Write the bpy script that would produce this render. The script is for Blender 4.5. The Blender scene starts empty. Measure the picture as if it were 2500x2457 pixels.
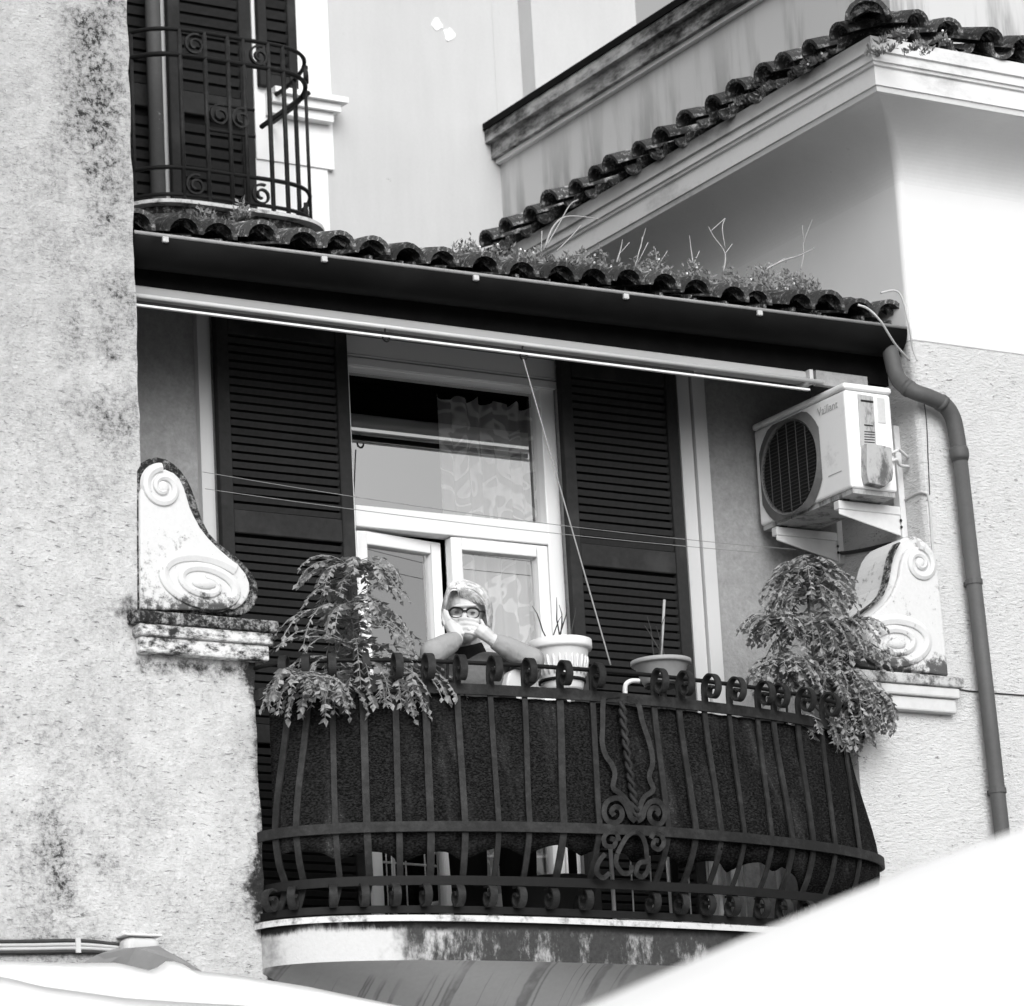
import bpy, bmesh, math, random
import numpy as np
from mathutils import Vector, Matrix
random.seed(7); RNG = np.random.default_rng(7)
S = bpy.context.scene
COL = S.collection
rad = math.radians

# ------------------------------------------------------------------ camera
YAW, PITCH, ROLL, FPX = 0.55275352, 0.25996821, -0.0543728, 9500.0
CAM = np.array([-6.43096416, -13.15974608, 1.6])
def _axes():
    cy, sy, cp, sp = math.cos(YAW), math.sin(YAW), math.cos(PITCH), math.sin(PITCH)
    fw = np.array([sy*cp, cy*cp, sp]); r0 = np.array([cy, -sy, 0.0]); u0 = np.cross(r0, fw)
    r = math.cos(ROLL)*r0 + math.sin(ROLL)*u0; u = -math.sin(ROLL)*r0 + math.cos(ROLL)*u0
    return r, u, fw
CR, CU, CF = _axes()
RM = np.array([CR, -CU, CF])
cam = bpy.data.cameras.new('camera'); camo = bpy.data.objects.new('camera', cam); COL.objects.link(camo)
m4 = Matrix(((CR[0], CU[0], -CF[0], CAM[0]), (CR[1], CU[1], -CF[1], CAM[1]), (CR[2], CU[2], -CF[2], CAM[2]), (0, 0, 0, 1)))
camo.matrix_world = m4
cam.sensor_fit = 'HORIZONTAL'; cam.sensor_width = 36; cam.lens = 36*FPX/2500
cam.clip_start = 0.1; cam.clip_end = 2000
cam.dof.use_dof = True; cam.dof.focus_distance = 16.1; cam.dof.aperture_fstop = 5.0
S.camera = camo
S.render.resolution_x, S.render.resolution_y = 1024, 1006

# ------------------------------------------------------------------ sky, sun, exposure
SUN_EL, SUN_AZ = rad(32), rad(199)           # azimuth: from +Y towards +X
w = bpy.data.worlds.new('World'); S.world = w; w.use_nodes = True
nt = w.node_tree; nt.nodes.clear()
sky = nt.nodes.new('ShaderNodeTexSky'); sky.sky_type = 'NISHITA'; sky.sun_disc = False
sky.sun_elevation = SUN_EL; sky.sun_rotation = SUN_AZ; sky.dust_density = 4.0; sky.ozone_density = 0.5; sky.air_density = 1.0
bw = nt.nodes.new('ShaderNodeRGBToBW')
bg = nt.nodes.new('ShaderNodeBackground'); bg.inputs[1].default_value = 0.15
wo = nt.nodes.new('ShaderNodeOutputWorld')
nt.links.new(sky.outputs[0], bw.inputs[0]); nt.links.new(bw.outputs[0], bg.inputs[0]); nt.links.new(bg.outputs[0], wo.inputs[0])
sl = bpy.data.lights.new('sun', 'SUN'); sl.energy = 1.0; sl.angle = rad(45); sl.color = (1, 1, 1)
so = bpy.data.objects.new('sun', sl); COL.objects.link(so)
sd = Vector((math.sin(SUN_AZ)*math.cos(SUN_EL), math.cos(SUN_AZ)*math.cos(SUN_EL), math.sin(SUN_EL)))
so.rotation_euler = sd.to_track_quat('Z', 'Y').to_euler(); so.location = (0, -10, 30)
vs = S.view_settings; vs.view_transform = 'Standard'; vs.look = 'None'; vs.exposure = 0.38; vs.gamma = 1.0; vs.use_curve_mapping = False
S.render.engine = 'CYCLES'
S.cycles.max_bounces = 8; S.cycles.transparent_max_bounces = 12

# ------------------------------------------------------------------ picture -> place (a pixel is only a direction; the plane gives the distance)
def ray(x, y): return RM.T @ np.array([x-1250.0, y-1228.5, FPX])
def onY(x, y, Y): d = ray(x, y); return CAM + d*(Y-CAM[1])/d[1]
def onX(x, y, X): d = ray(x, y); return CAM + d*(X-CAM[0])/d[0]
def onZ(x, y, Z): d = ray(x, y); return CAM + d*(Z-CAM[2])/d[2]
def pj(P): q = RM @ (np.array(P, float)-CAM); return np.array([1250.0, 1228.5]) + FPX*q[:2]/q[2]
K = 2500/1937.0

# ------------------------------------------------------------------ node helpers
class V:
    def __init__(s, nt, sock): s.nt, s.s = nt, sock
    def _m(s, op, o, o2=None):
        n = s.nt.nodes.new('ShaderNodeMath'); n.operation = op
        for i, q in enumerate((s, o, o2)):
            if q is None: continue
            if isinstance(q, V): s.nt.links.new(q.s, n.inputs[i])
            else: n.inputs[i].default_value = q
        return V(s.nt, n.outputs[0])
    def __add__(s, o): return s._m('ADD', o)
    def __radd__(s, o): return s._m('ADD', o)
    def __sub__(s, o): return s._m('SUBTRACT', o)
    def __rsub__(s, o): return s._m('MULTIPLY', -1.0)._m('ADD', o)
    def __mul__(s, o): return s._m('MULTIPLY', o)
    def __rmul__(s, o): return s._m('MULTIPLY', o)
    def __truediv__(s, o): return s._m('DIVIDE', o)
    def mx(s, o): return s._m('MAXIMUM', o)
    def mn(s, o): return s._m('MINIMUM', o)
    def ab(s): return s._m('ABSOLUTE', None)
    def pw(s, o): return s._m('POWER', o)
    def ss(s, a, b):
        n = s.nt.nodes.new('ShaderNodeMapRange'); n.interpolation_type = 'SMOOTHSTEP'
        s.nt.links.new(s.s, n.inputs[0]); n.inputs[1].default_value = a; n.inputs[2].default_value = b
        return V(s.nt, n.outputs[0])
    def lerp(s, a, b):
        inv = 1.0 - s
        return inv*a + s*b
class Ctx:
    def __init__(s, nt):
        s.nt = nt
        tc = nt.nodes.new('ShaderNodeTexCoord'); s.obj = tc.outputs['Object']
        sp = nt.nodes.new('ShaderNodeSeparateXYZ'); nt.links.new(s.obj, sp.inputs[0])
        s.x, s.y, s.z = (V(nt, o) for o in sp.outputs)
    def vec(s, sx=1, sy=1, sz=1):
        m = s.nt.nodes.new('ShaderNodeMapping'); m.inputs['Scale'].default_value = (sx, sy, sz)
        s.nt.links.new(s.obj, m.inputs[0]); return m.outputs[0]
    def noise(s, scale, detail=4, rough=.55, v=None, dist=0):
        n = s.nt.nodes.new('ShaderNodeTexNoise'); n.inputs['Scale'].default_value = scale
        n.inputs['Detail'].default_value = detail; n.inputs['Roughness'].default_value = rough; n.inputs['Distortion'].default_value = dist
        s.nt.links.new(v or s.obj, n.inputs['Vector']); return V(s.nt, n.outputs['Fac'])
    def voro(s, scale, v=None, feat='F1'):
        n = s.nt.nodes.new('ShaderNodeTexVoronoi'); n.inputs['Scale'].default_value = scale; n.feature = feat
        s.nt.links.new(v or s.obj, n.inputs['Vector']); return V(s.nt, n.outputs['Distance'])
    def rnd(s):
        n = s.nt.nodes.new('ShaderNodeObjectInfo'); return V(s.nt, n.outputs['Random'])
    def val(s, f):
        n = s.nt.nodes.new('ShaderNodeValue'); n.outputs[0].default_value = f; return V(s.nt, n.outputs[0])
def mat(name, fn, rough=.8, spec=.3, metallic=0.0, trans=0.0, bump=.3, bdist=.01):
    """fn(ctx) -> grey value (V or float) or (grey, height)"""
    m = bpy.data.materials.new(name); m.use_nodes = True
    nt = m.node_tree; b = nt.nodes['Principled BSDF']
    b.inputs['Roughness'].default_value = rough; b.inputs['Specular IOR Level'].default_value = spec; b.inputs['Metallic'].default_value = metallic
    c = Ctx(nt); r = fn(c) if callable(fn) else fn
    h = None
    if isinstance(r, tuple): r, h = r
    if isinstance(r, V):
        cc = nt.nodes.new('ShaderNodeCombineColor')
        r = r.mx(0.0)
        for i in range(3): nt.links.new(r.s, cc.inputs[i])
        nt.links.new(cc.outputs[0], b.inputs['Base Color'])
    else: b.inputs['Base Color'].default_value = (r, r, r, 1)
    if h is not None:
        bp = nt.nodes.new('ShaderNodeBump'); bp.inputs['Strength'].default_value = bump; bp.inputs['Distance'].default_value = bdist
        nt.links.new(h.s, bp.inputs['Height']); nt.links.new(bp.outputs[0], b.inputs['Normal'])
    if trans:
        tr = nt.nodes.new('ShaderNodeBsdfTranslucent'); mx = nt.nodes.new('ShaderNodeMixShader'); mx.inputs[0].default_value = trans
        if isinstance(r, V): nt.links.new(cc.outputs[0], tr.inputs[0])
        else: tr.inputs[0].default_value = (r, r, r, 1)
        nt.links.new(b.outputs[0], mx.inputs[1]); nt.links.new(tr.outputs[0], mx.inputs[2])
        nt.links.new(mx.outputs[0], nt.nodes['Material Output'].inputs[0])
    return m

# ------------------------------------------------------------------ materials (all greys: the photograph is black and white)
def f_stucco_left(c):
    fine = c.noise(70, 5, .7); mid = c.noise(14, 5, .65); big = c.noise(2.6, 4, .6)
    dash = c.noise(26, 3, .6, c.vec(1, 1, 3.4), .6)
    dash2 = c.noise(48, 3, .6, c.vec(1, 1, 2.6), .8)
    blot = c.noise(3.1, 6, .75)
    up = c.z.ss(5.2, 6.4)
    base = 0.56 + (mid-.5)*.22 + (fine-.5)*.26 + (big-.5)*.16
    base = base*(1.0-.12*up)
    # little dark pits and drag marks of the rough-cast
    base = base*(1.0 - .6*dash.ss(.60, .69)*(1.0-.5*up)) * (1.0-.5*dash2.ss(.62, .70))
    # mould freckles, thicker in a band beside the corner and low on the left
    col = (1.0-((c.x+.15).ab()*4.0).mn(1.0))*up
    low = (1.0-((c.x+.38).ab()*3.0).mn(1.0))*(1.0-((c.z-4.1).ab()*1.6).mn(1.0))
    dens = blot.ss(.36, .66)*(.30+.80*col+.80*low)
    spec = c.noise(34, 6, .8).ss(.42, .68)
    base = base*(1.0-(dens*(.34+1.25*spec)).mn(.93))
    # black mould by the ledge end, down the corner edge and at the slab
    n2 = c.noise(20, 6, .75)
    e1 = (1.0-((c.x+.06).ab()*5.5).mn(1.0))*(1.0-((c.z-5.12).ab()*7.0).mn(1.0))
    e2 = c.x.ss(.38, .49)*(1.0-c.z.ss(5.0, 5.1))*c.z.ss(3.7, 3.95)
    e3 = (1.0-((c.x-.42).ab()*5.0).mn(1.0))*(1.0-((c.z-4.06).ab()*4.5).mn(1.0))
    e4 = (1.0-((c.z-4.92).ab()*9.0).mn(1.0))*c.x.ss(-.12, .0)
    e5 = (1.0-((c.z-3.80).ab()*9.0).mn(1.0))*(1.0-c.x.ss(-.2, 0.05))
    msk = (e1*1.0 + e2*.85 + e3*.8 + e4*.8 + e5*.7 + (n2-.52)*2.6*((e1+e2+e3+e4+e5).mn(1.0))).ss(.34, 1.05)
    base = msk.lerp(base, .03)
    return base, fine*.45 + mid*1.0 + dash*.45 + c.noise(30, 4, .6)*.7 + c.noise(6, 4, .6)*.8
def f_stucco_right(c):
    fine = c.noise(80, 5, .7); mid = c.noise(16, 5, .6); big = c.noise(1.8, 4, .6)
    dash = c.noise(30, 3, .6, c.vec(1, 1, 3.2), .7); dash2 = c.noise(60, 3, .6, c.vec(1, 1, 2.5), .6)
    gate = c.noise(5, 3, .6).ss(.40, .62)
    st = .60 + (mid-.5)*.12 + (fine-.5)*.10 + (big-.5)*.12
    st = st*(1.0-.65*dash.ss(.60, .68)*gate)*(1.0-.5*dash2.ss(.63, .70)*gate)
    wh = .73 + (c.noise(3, 4, .6)-.5)*.07 + (c.noise(.9, 4, .6)-.5)*.06
    specs = c.voro(5.5).ss(.0, .028)
    wh = wh*(.6 + .4*specs)
    isw = c.z.ss(6.662, 6.668)
    line = (1.0-((c.z-6.662).ab()*160.0).mn(1.0))*.45
    return isw.lerp(st, wh)*(1.0-line), (1.0-isw)*(fine*.4+mid*.6+dash*.9)
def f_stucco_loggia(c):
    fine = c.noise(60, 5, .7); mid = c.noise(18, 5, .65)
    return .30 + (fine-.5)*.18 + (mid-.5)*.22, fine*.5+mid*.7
def f_plain(base, amp=.06, sc=3.0):
    def f(c): return base + (c.noise(sc, 5, .6)-.5)*amp*2 + (c.noise(60, 3, .6)-.5)*amp*.6
    return f
def f_back(c):
    return .53 + (c.noise(.8, 4, .6)-.5)*.12 + (c.noise(5, 5, .7, c.vec(1.5, 1.5, .25))-.5)*.09 + (c.noise(60, 3, .6)-.5)*.05 - .2*(c.noise(16, 6, .8)).ss(.66, .74), c.noise(40, 4, .6)
def f_parapet(c):
    # rain streaks: noise stretched in Z
    st = c.noise(3.0, 5, .65, c.vec(1.6, 1.6, .22)); fine = c.noise(9, 5, .7, c.vec(1, 1, .5))
    low = 1.0-c.z.ss(8.0, 8.75)
    k = (st.ss(.44, .62)*(.25+low)*(.5+fine)).mn(.9)
    return .56*(1.0-.55*k) + (c.noise(2, 3)-.5)*.05
def f_coping(c):
    n = c.noise(7, 6, .75, c.vec(1, .6, 2)); n2 = c.noise(2.2, 4, .6)
    return (n*.6+n2*.5 - .05*0).ss(.42, .70).lerp(.03, .5)
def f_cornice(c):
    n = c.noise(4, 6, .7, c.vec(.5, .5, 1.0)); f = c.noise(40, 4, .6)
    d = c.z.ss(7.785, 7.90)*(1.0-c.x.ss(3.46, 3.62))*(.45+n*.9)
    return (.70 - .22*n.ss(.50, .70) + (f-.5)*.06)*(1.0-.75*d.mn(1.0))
def f_white_mould(c):
    # white lime-washed stucco with black mould settling on ledges and rims
    n = c.noise(26, 6, .75); n2 = c.noise(8, 5, .7); f = c.noise(60, 4, .65)
    return .50 + (f-.5)*.12 - .42*(n*.6+n2*.5).ss(.48, .66), f*.5+n*.6
def f_scroll_face(c):
    n = c.noise(30, 6, .75); n2 = c.noise(5, 5, .7); f = c.noise(60, 4, .65)
    low = 1.0-c.z.ss(5.12, 5.26)
    return (.62 + (f-.5)*.10)*(1.0-.85*((n-.5)*1.3+(n2-.5)*1.0+low*.42+.05).ss(.16, .44)), f*.4+n*.3
def f_moss(c):
    n = c.noise(45, 6, .8); n2 = c.noise(9, 4, .6)
    return .03 + .50*(n*.75+n2*.3).ss(.48, .68), n
def f_ledge(c):
    n = c.noise(22, 6, .75, c.vec(1, 1, 1.8)); f = c.noise(60, 4, .65); n2 = c.noise(5, 4, .6)
    return (.66+(f-.5)*.14)*(1.0-.95*(n*.7+n2*.45).ss(.50, .68)), f*.5
def f_fascia(c):
    n = c.noise(9, 7, .78, c.vec(1.2, 1, .45)); n2 = c.noise(3.2, 5, .7); f = c.noise(70, 4, .7)
    x0 = c.x + (c.noise(11, 4, .6)-.5)*.22
    dirty = x0.ss(.86, .96)
    top = c.z.ss(3.83, 3.90)
    clean = .52 + (f-.5)*.1 - .25*n2.ss(.5, .7)
    dark = .05 + .40*(n*.7+n2*.35).ss(.52, .68) + (f-.5)*.06
    v = dirty.lerp(clean, dark)
    grime = (top*.9 + (n-.5)*1.4).ss(.45, .9)
    return grime.lerp(v, .02), n*.6+f*.4
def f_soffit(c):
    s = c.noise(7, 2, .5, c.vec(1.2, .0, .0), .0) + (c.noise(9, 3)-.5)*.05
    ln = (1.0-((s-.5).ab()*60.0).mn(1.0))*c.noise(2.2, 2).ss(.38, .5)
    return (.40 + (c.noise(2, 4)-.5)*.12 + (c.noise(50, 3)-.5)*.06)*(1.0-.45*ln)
def f_tile(c):
    n = c.noise(16, 6, .75); n2 = c.noise(60, 5, .75); r = c.rnd()
    return .018 + .045*r + .42*(n*.65+n2*.45).ss(.545, .70)*(.35+r), n*.6+n2*.5
def f_mortar(c):
    n = c.noise(34, 6, .8); return .03 + .30*n.ss(.47, .68), n
def f_gutter(c):
    n = c.noise(3, 5, .6, c.vec(.5, 1, 1)); return .004 + .007*n.ss(.4, .75)
def f_pipe(c):
    n = c.noise(5, 5, .7); f = c.noise(70, 4, .7)
    return .085 + (n-.5)*.04 + (f-.5)*.025 + .28*(c.noise(22, 4, .8)*c.noise(3.2, 2)).ss(.44, .52)
def f_iron(c):
    n = c.noise(30, 6, .75); n2 = c.noise(6, 4, .6)
    return .014 + .030*(n*.6+n2*.5).ss(.45, .8) - .014*n.ss(.66, .74), n
def f_screen(c):
    wv = c.noise(220, 2, .6, c.vec(.25, .25, 1)); st = c.noise(5, 5, .65, c.vec(1, 1, .18)); sp = c.noise(90, 3, .8)
    return .004 + .022*c.noise(150, 3, .7, c.vec(.6, .6, 1.3)).ss(.38, .70) + .030*st.ss(.50, .78) + .07*(sp*st).ss(.36, .44), wv
def f_shutter(c):
    n = c.noise(40, 4, .6); return .030 + (n-.5)*.016 + .014*c.noise(4, 3).ss(.5, .7)
def f_leaf(c):
    n = c.noise(9, 3, .6); n2 = c.noise(55, 2, .5); return .20 + .55*(n2-.3).mx(0.0) + (n-.5)*.16
def f_curtain(c):
    a = c.noise(8.5, 0.0, .5, c.vec(1, .2, .75), 1.6)
    ring = (1.0-((a-.5).ab()*11.0).mn(1.0)).ss(.0, .6)
    return .50 + .46*ring
def f_ac(c):
    n = c.noise(6, 5, .7); return .84 - .20*n.ss(.56, .76) + (c.noise(80, 3)-.5)*.03
def f_acdirt(c):
    n = c.noise(14, 6, .75, c.vec(1, 1, .4)); return .40 - .30*n.ss(.46, .66) + (c.noise(60, 3)-.5)*.06
M = {}
M['stL'] = mat('stucco_weathered', f_stucco_left, .95, .1, bump=.75, bdist=.016)
M['stR'] = mat('stucco_and_white_paint', f_stucco_right, .95, .1, bump=.8, bdist=.014)
M['stG'] = mat('stucco_loggia', f_stucco_loggia, .95, .1, bump=.5, bdist=.010)
M['stG2'] = mat('stucco_flank', f_plain(.5, .06, 6), .95, .1)
M['back'] = mat('smooth_plaster', f_back, .95, .1, bump=.1, bdist=.004)
M['cove'] = mat('white_plaster', lambda c: .73 + (c.noise(2.2, 5, .7)-.5)*.14 - .3*c.noise(9, 6, .8).ss(.66, .76) + (c.noise(60, 3)-.5)*.04, .95, .1)
M['parapet'] = mat('streaked_plaster', f_parapet, .95, .1)
M['coping'] = mat('mouldy_coping', f_coping, .95, .1)
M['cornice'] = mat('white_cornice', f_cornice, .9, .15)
M['wm'] = mat('limewash_mould', f_white_mould, .95, .1, bump=.4)
M['scroll'] = mat('limewash', f_scroll_face, .95, .1, bump=.25)
M['moss'] = mat('black_moss', f_moss, 1, .05, bump=.8, bdist=.02)
M['ledge'] = mat('mouldy_ledge', f_ledge, .95, .1, bump=.5)
M['lclean'] = mat('clean_ledge', f_plain(.58, .08, 20), .95, .1)
M['fascia'] = mat('stained_fascia', f_fascia, .95, .1, bump=.5)
M['soffit'] = mat('soffit_plaster', f_soffit, .95, .1)
M['marble'] = mat('marble', lambda c: .58 - .52*(c.noise(14, 6, .75)*.7+c.noise(3, 4)*.4).ss(.52, .70) + (c.noise(60, 3)-.5)*.1, .7, .3)
M['floor'] = mat('floor_tile', f_plain(.25, .05, 9), .6, .3)
M['tile'] = mat('old_roof_tile', f_tile, .7, .35, bump=.8, bdist=.01)
M['mortar'] = mat('mossy_mortar_and_slab_shade', f_mortar, 1, .05, bump=.8, bdist=.015)
M['deck'] = mat('roof_deck', f_plain(.06, .03, 6), 1, .05)
M['gutter'] = mat('dark_gutter', f_gutter, .6, .10)
M['clip'] = mat('zinc_clip', f_plain(.5, .1, 30), .5, .5)
M['rim'] = mat('gutter_rim', f_plain(.28, .12, 16), .5, .4)
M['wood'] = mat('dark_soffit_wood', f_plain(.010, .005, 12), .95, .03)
M['pipe'] = mat('pipe_paint', f_pipe, .6, .3)
M['iron'] = mat('wrought_iron', f_iron, .65, .2, bump=.4, bdist=.004)
M['black'] = mat('black_iron', f_plain(.008, .004, 30), .65, .2)
M['screen'] = mat('shade_cloth', f_screen, 1.0, .02, bump=.4, bdist=.003)
M['shut'] = mat('shutter_paint', f_shutter, .75, .06)
M['pvc'] = mat('white_frame', f_plain(.84, .02, 3), .45, .4)
M['trim'] = mat('pale_trim', f_plain(.55, .03, 3), .7, .2)
M['panel'] = mat('roller_box', f_plain(.76, .02, 3), .7, .2)
M['cass'] = mat('awning_cassette', f_plain(.40, .03, 5), .6, .3)
M['room'] = mat('dark_room_and_slat_shade', .012, .95, .05)
M['curtain'] = mat('patterned_curtain', f_curtain, .95, .05, trans=.2)
M['alu'] = mat('awning_aluminium', f_plain(.55, .03, 8), .35, .5)
M['ac'] = mat('ac_casing', f_ac, .5, .4)
M['acd'] = mat('ac_grimy_plastic', f_acdirt, .6, .3)
M['acdark'] = mat('ac_dark', .012, .6, .3)
M['acring'] = mat('ac_grey_ring', f_plain(.13, .05, 12), .6, .3)
M['acbar'] = mat('ac_bar', .05, .5, .4)
M['sticker'] = mat('ac_sticker', f_plain(.55, .05, 60), .6, .3)
M['ink'] = mat('grey_print', .36, .6, .3)
M['galv'] = mat('white_bracket', f_plain(.62, .10, 14), .5, .4)
M['cable'] = mat('pale_cable', f_plain(.5, .05, 20), .7, .2)
M['dcable'] = mat('dark_cable', f_plain(.05, .02, 20), .7, .2)
M['gcable'] = mat('grey_cord', f_plain(.26, .05, 20), .8, .2)
M['leaf'] = mat('leaf', f_leaf, .55, .35, trans=.25)
M['stem'] = mat('stem', f_plain(.05, .02, 30), .8, .2)
M['twig'] = mat('dry_twig', f_plain(.36, .10, 30), .9, .1)
M['weed'] = mat('roof_weed', f_plain(.26, .14, 22), .9, .1, trans=.2)
M['flower'] = mat('pale_floret', f_plain(.75, .1, 30), .9, .1)
M['potw'] = mat('white_pot', f_plain(.74, .05, 7), .5, .35)
M['potg'] = mat('grey_pot', f_plain(.30, .06, 7), .6, .3)
M['potd'] = mat('dark_pot', f_plain(.03, .01, 7), .6, .3)
M['soil'] = mat('soil', f_plain(.05, .03, 30), 1, .05)
M['skin'] = mat('skin', lambda c: (.56 + (c.noise(14, 4)-.5)*.10 + (c.noise(60, 3)-.5)*.06, c.noise(60, 4, .6)), .55, .35, bump=.3, bdist=.004)
M['hair'] = mat('grey_hair', lambda c: .40 + .36*c.noise(40, 3, .6).ss(.35, .65), .5, .4)
M['sleeve'] = mat('pale_knit', lambda c: (.31 + (c.noise(60, 3)-.5)*.06, c.noise(16, 2, .5, None, .5)), .9, .1, bump=.55, bdist=.02)
M['apron'] = mat('dark_garment', lambda c: (.13 + (c.noise(60, 3)-.5)*.05, c.noise(14, 3, .6, None, .8)), .9, .1, bump=.5, bdist=.02)
M['trouser'] = mat('black_trousers', .012, .9, .1)
M['specs'] = mat('spectacle_frame', .008, .3, .5)
M['eye'] = mat('eye', .10, .3, .5)
M['ring'] = mat('pale_metal', .75, .25, .6)
M['canvas'] = mat('white_canvas', lambda c: (.91 + (c.noise(2.5, 4)-.5)*.05, c.noise(3, 3, .5)*.9+c.noise(160, 2)*.1), .9, .1, trans=.15, bump=.5, bdist=.02)
M['greycanvas'] = mat('grey_canvas', f_plain(.24, .05, 9), .8, .2)
M['jbox'] = mat('grey_box', f_plain(.55, .06, 9), .5, .35)
M['whitewire'] = mat('white_wire', .8, .4, .4)
M['ground'] = mat('paving', f_plain(.16, .04, .5), .95, .1)
def glass():
    m = bpy.data.materials.new('window_glass'); m.use_nodes = True; nt = m.node_tree; nt.nodes.clear()
    g = nt.nodes.new('ShaderNodeBsdfGlossy'); g.inputs['Roughness'].default_value = .01; g.inputs[0].default_value = (.95, .95, .95, 1)
    t = nt.nodes.new('ShaderNodeBsdfTransparent'); t.inputs[0].default_value = (.9, .9, .9, 1)
    mx = nt.nodes.new('ShaderNodeMixShader'); mx.inputs[0].default_value = .47
    o = nt.nodes.new('ShaderNodeOutputMaterial')
    nt.links.new(t.outputs[0], mx.inputs[1]); nt.links.new(g.outputs[0], mx.inputs[2]); nt.links.new(mx.outputs[0], o.inputs[0]); return m
M['glass'] = glass()

# ------------------------------------------------------------------ object helpers
WM = {}
I4 = Matrix.Identity(4)
def place(o, parent, mw):
    COL.objects.link(o)
    if parent is not None:
        o.parent = parent; o.matrix_parent_inverse = WM[parent].inverted()
    o.matrix_basis = mw; WM[o] = mw.copy(); return o
def tag(o, label=None, cat=None, group=None, kind=None):
    if label: o['label'] = label
    if cat: o['category'] = cat
    if group: o['group'] = group
    if kind: o['kind'] = kind
    return o
def thing(name, loc, label, cat, group=None, rz=0.0):
    o = bpy.data.objects.new(name, None); o.empty_display_size = .1
    place(o, None, Matrix.Translation(Vector(loc)) @ Matrix.Rotation(rz, 4, 'Z')); return tag(o, label, cat, group)
def inst(name, mesh, parent, mw):
    return place(bpy.data.objects.new(name, mesh), parent, mw)
class MB:
    def __init__(s): s.v = []; s.f = []; s.mi = []
    def add(s, vs, fs, mi=0):
        n = len(s.v); s.v += [tuple(map(float, p)) for p in vs]; s.f += [tuple(i+n for i in f) for f in fs]; s.mi += [mi]*len(fs); return s
    def box(s, x0, x1, y0, y1, z0, z1, mi=0):
        return s.add([(x0,y0,z0),(x1,y0,z0),(x1,y1,z0),(x0,y1,z0),(x0,y0,z1),(x1,y0,z1),(x1,y1,z1),(x0,y1,z1)],
                     [(0,3,2,1),(4,5,6,7),(0,1,5,4),(1,2,6,5),(2,3,7,6),(3,0,4,7)], mi)
    def bar(s, a, b, wd, hd, up=(0,0,1)):
        a, b, up = Vector(a), Vector(b), Vector(up); t = (b-a).normalized(); sd = t.cross(up)
        if sd.length < 1e-6: sd = t.cross(Vector((1,0,0)))
        sd.normalize(); u = sd.cross(t).normalized(); sd = sd*wd/2; u = u*hd/2
        return s.add([a-sd-u, a+sd-u, a+sd+u, a-sd+u, b-sd-u, b+sd-u, b+sd+u, b-sd+u],
                     [(0,1,2,3)[::-1],(4,5,6,7),(0,1,5,4),(1,2,6,5),(2,3,7,6),(3,0,4,7)])
    def tube(s, pts, r, n=8, closed=False):
        P = [Vector(p) for p in pts]; m = len(P); R = r if hasattr(r, '__len__') else [r]*m
        vs = []; prev = None
        for i in range(m):
            t = (P[(i+1) % m]-P[i-1]) if closed else (P[min(i+1, m-1)]-P[max(i-1, 0)])
            if t.length < 1e-9: t = Vector((0,0,1))
            t.normalize()
            if prev is None:
                prev = t.orthogonal().normalized()
            u = (prev - t*prev.dot(t))
            if u.length < 1e-6: u = t.orthogonal()
            u.normalize(); prev = u; q = t.cross(u)
            vs += [P[i] + (u*math.cos(2*math.pi*j/n) + q*math.sin(2*math.pi*j/n))*R[i] for j in range(n)]
        fs = []
        for i in range(m if closed else m-1):
            for j in range(n):
                a, b = i*n+j, i*n+(j+1) % n; i2 = (i+1) % m
                fs.append((a, b, i2*n+(j+1) % n, i2*n+j))
        if not closed: fs += [tuple(range(n))[::-1], tuple((m-1)*n+j for j in range(n))]
        return s.add(vs, fs)
    def ribbon(s, pts, wdir, wd, th):
        """flat bar along pts; wdir = width direction (one vector or one per point)"""
        P = [Vector(p) for p in pts]; m = len(P); vs = []
        for i in range(m):
            t = (P[min(i+1, m-1)]-P[max(i-1, 0)]).normalized(); wv = Vector(wdir[i] if isinstance(wdir, list) else wdir)
            wv = (wv - t*wv.dot(t)).normalized(); nn = t.cross(wv)
            a, b = wv*wd/2, nn*th/2
            vs += [P[i]-a-b, P[i]+a-b, P[i]+a+b, P[i]-a+b]
        fs = [(3,2,1,0), tuple((m-1)*4+j for j in range(4))]
        for i in range(m-1):
            for j in range(4): fs.append((i*4+j, i*4+(j+1) % 4, (i+1)*4+(j+1) % 4, (i+1)*4+j))
        return s.add(vs, fs)
    def prism(s, poly, y0, y1, mi=0):
        """polygon in XZ extruded from y0 to y1"""
        n = len(poly); vs = [(x, y0, z) for x, z in poly] + [(x, y1, z) for x, z in poly]
        fs = [tuple(range(n)), tuple(range(n, 2*n))[::-1]] + [(i, i+n, (i+1) % n+n, (i+1) % n) for i in range(n)]
        return s.add(vs, fs, mi)
    def lathe(s, prof, c=(0,0,0), n=24, squash=None):
        vs = []; m = len(prof)
        for r, z in prof:
            for j in range(n):
                a = 2*math.pi*j/n; vs.append((c[0]+r*math.cos(a), c[1]+r*math.sin(a), c[2]+z))
        fs = [(i*n+j, i*n+(j+1) % n, (i+1)*n+(j+1) % n, (i+1)*n+j) for i in range(m-1) for j in range(n)]
        return s.add(vs, fs)
    def ell(s, c, r, nu=16, nv=10, rot=None):
        vs = []; fs = []
        for i in range(nv+1):
            th = math.pi*i/nv
            for j in range(nu):
                p = Vector((r[0]*math.sin(th)*math.cos(2*math.pi*j/nu), r[1]*math.sin(th)*math.sin(2*math.pi*j/nu), r[2]*math.cos(th)))
                if rot: p = rot @ p
                vs.append(Vector(c)+p)
        for i in range(nv):
            for j in range(nu): fs.append((i*nu+j, (i+1)*nu+j, (i+1)*nu+(j+1) % nu, i*nu+(j+1) % nu))
        return s.add(vs, fs)
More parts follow.
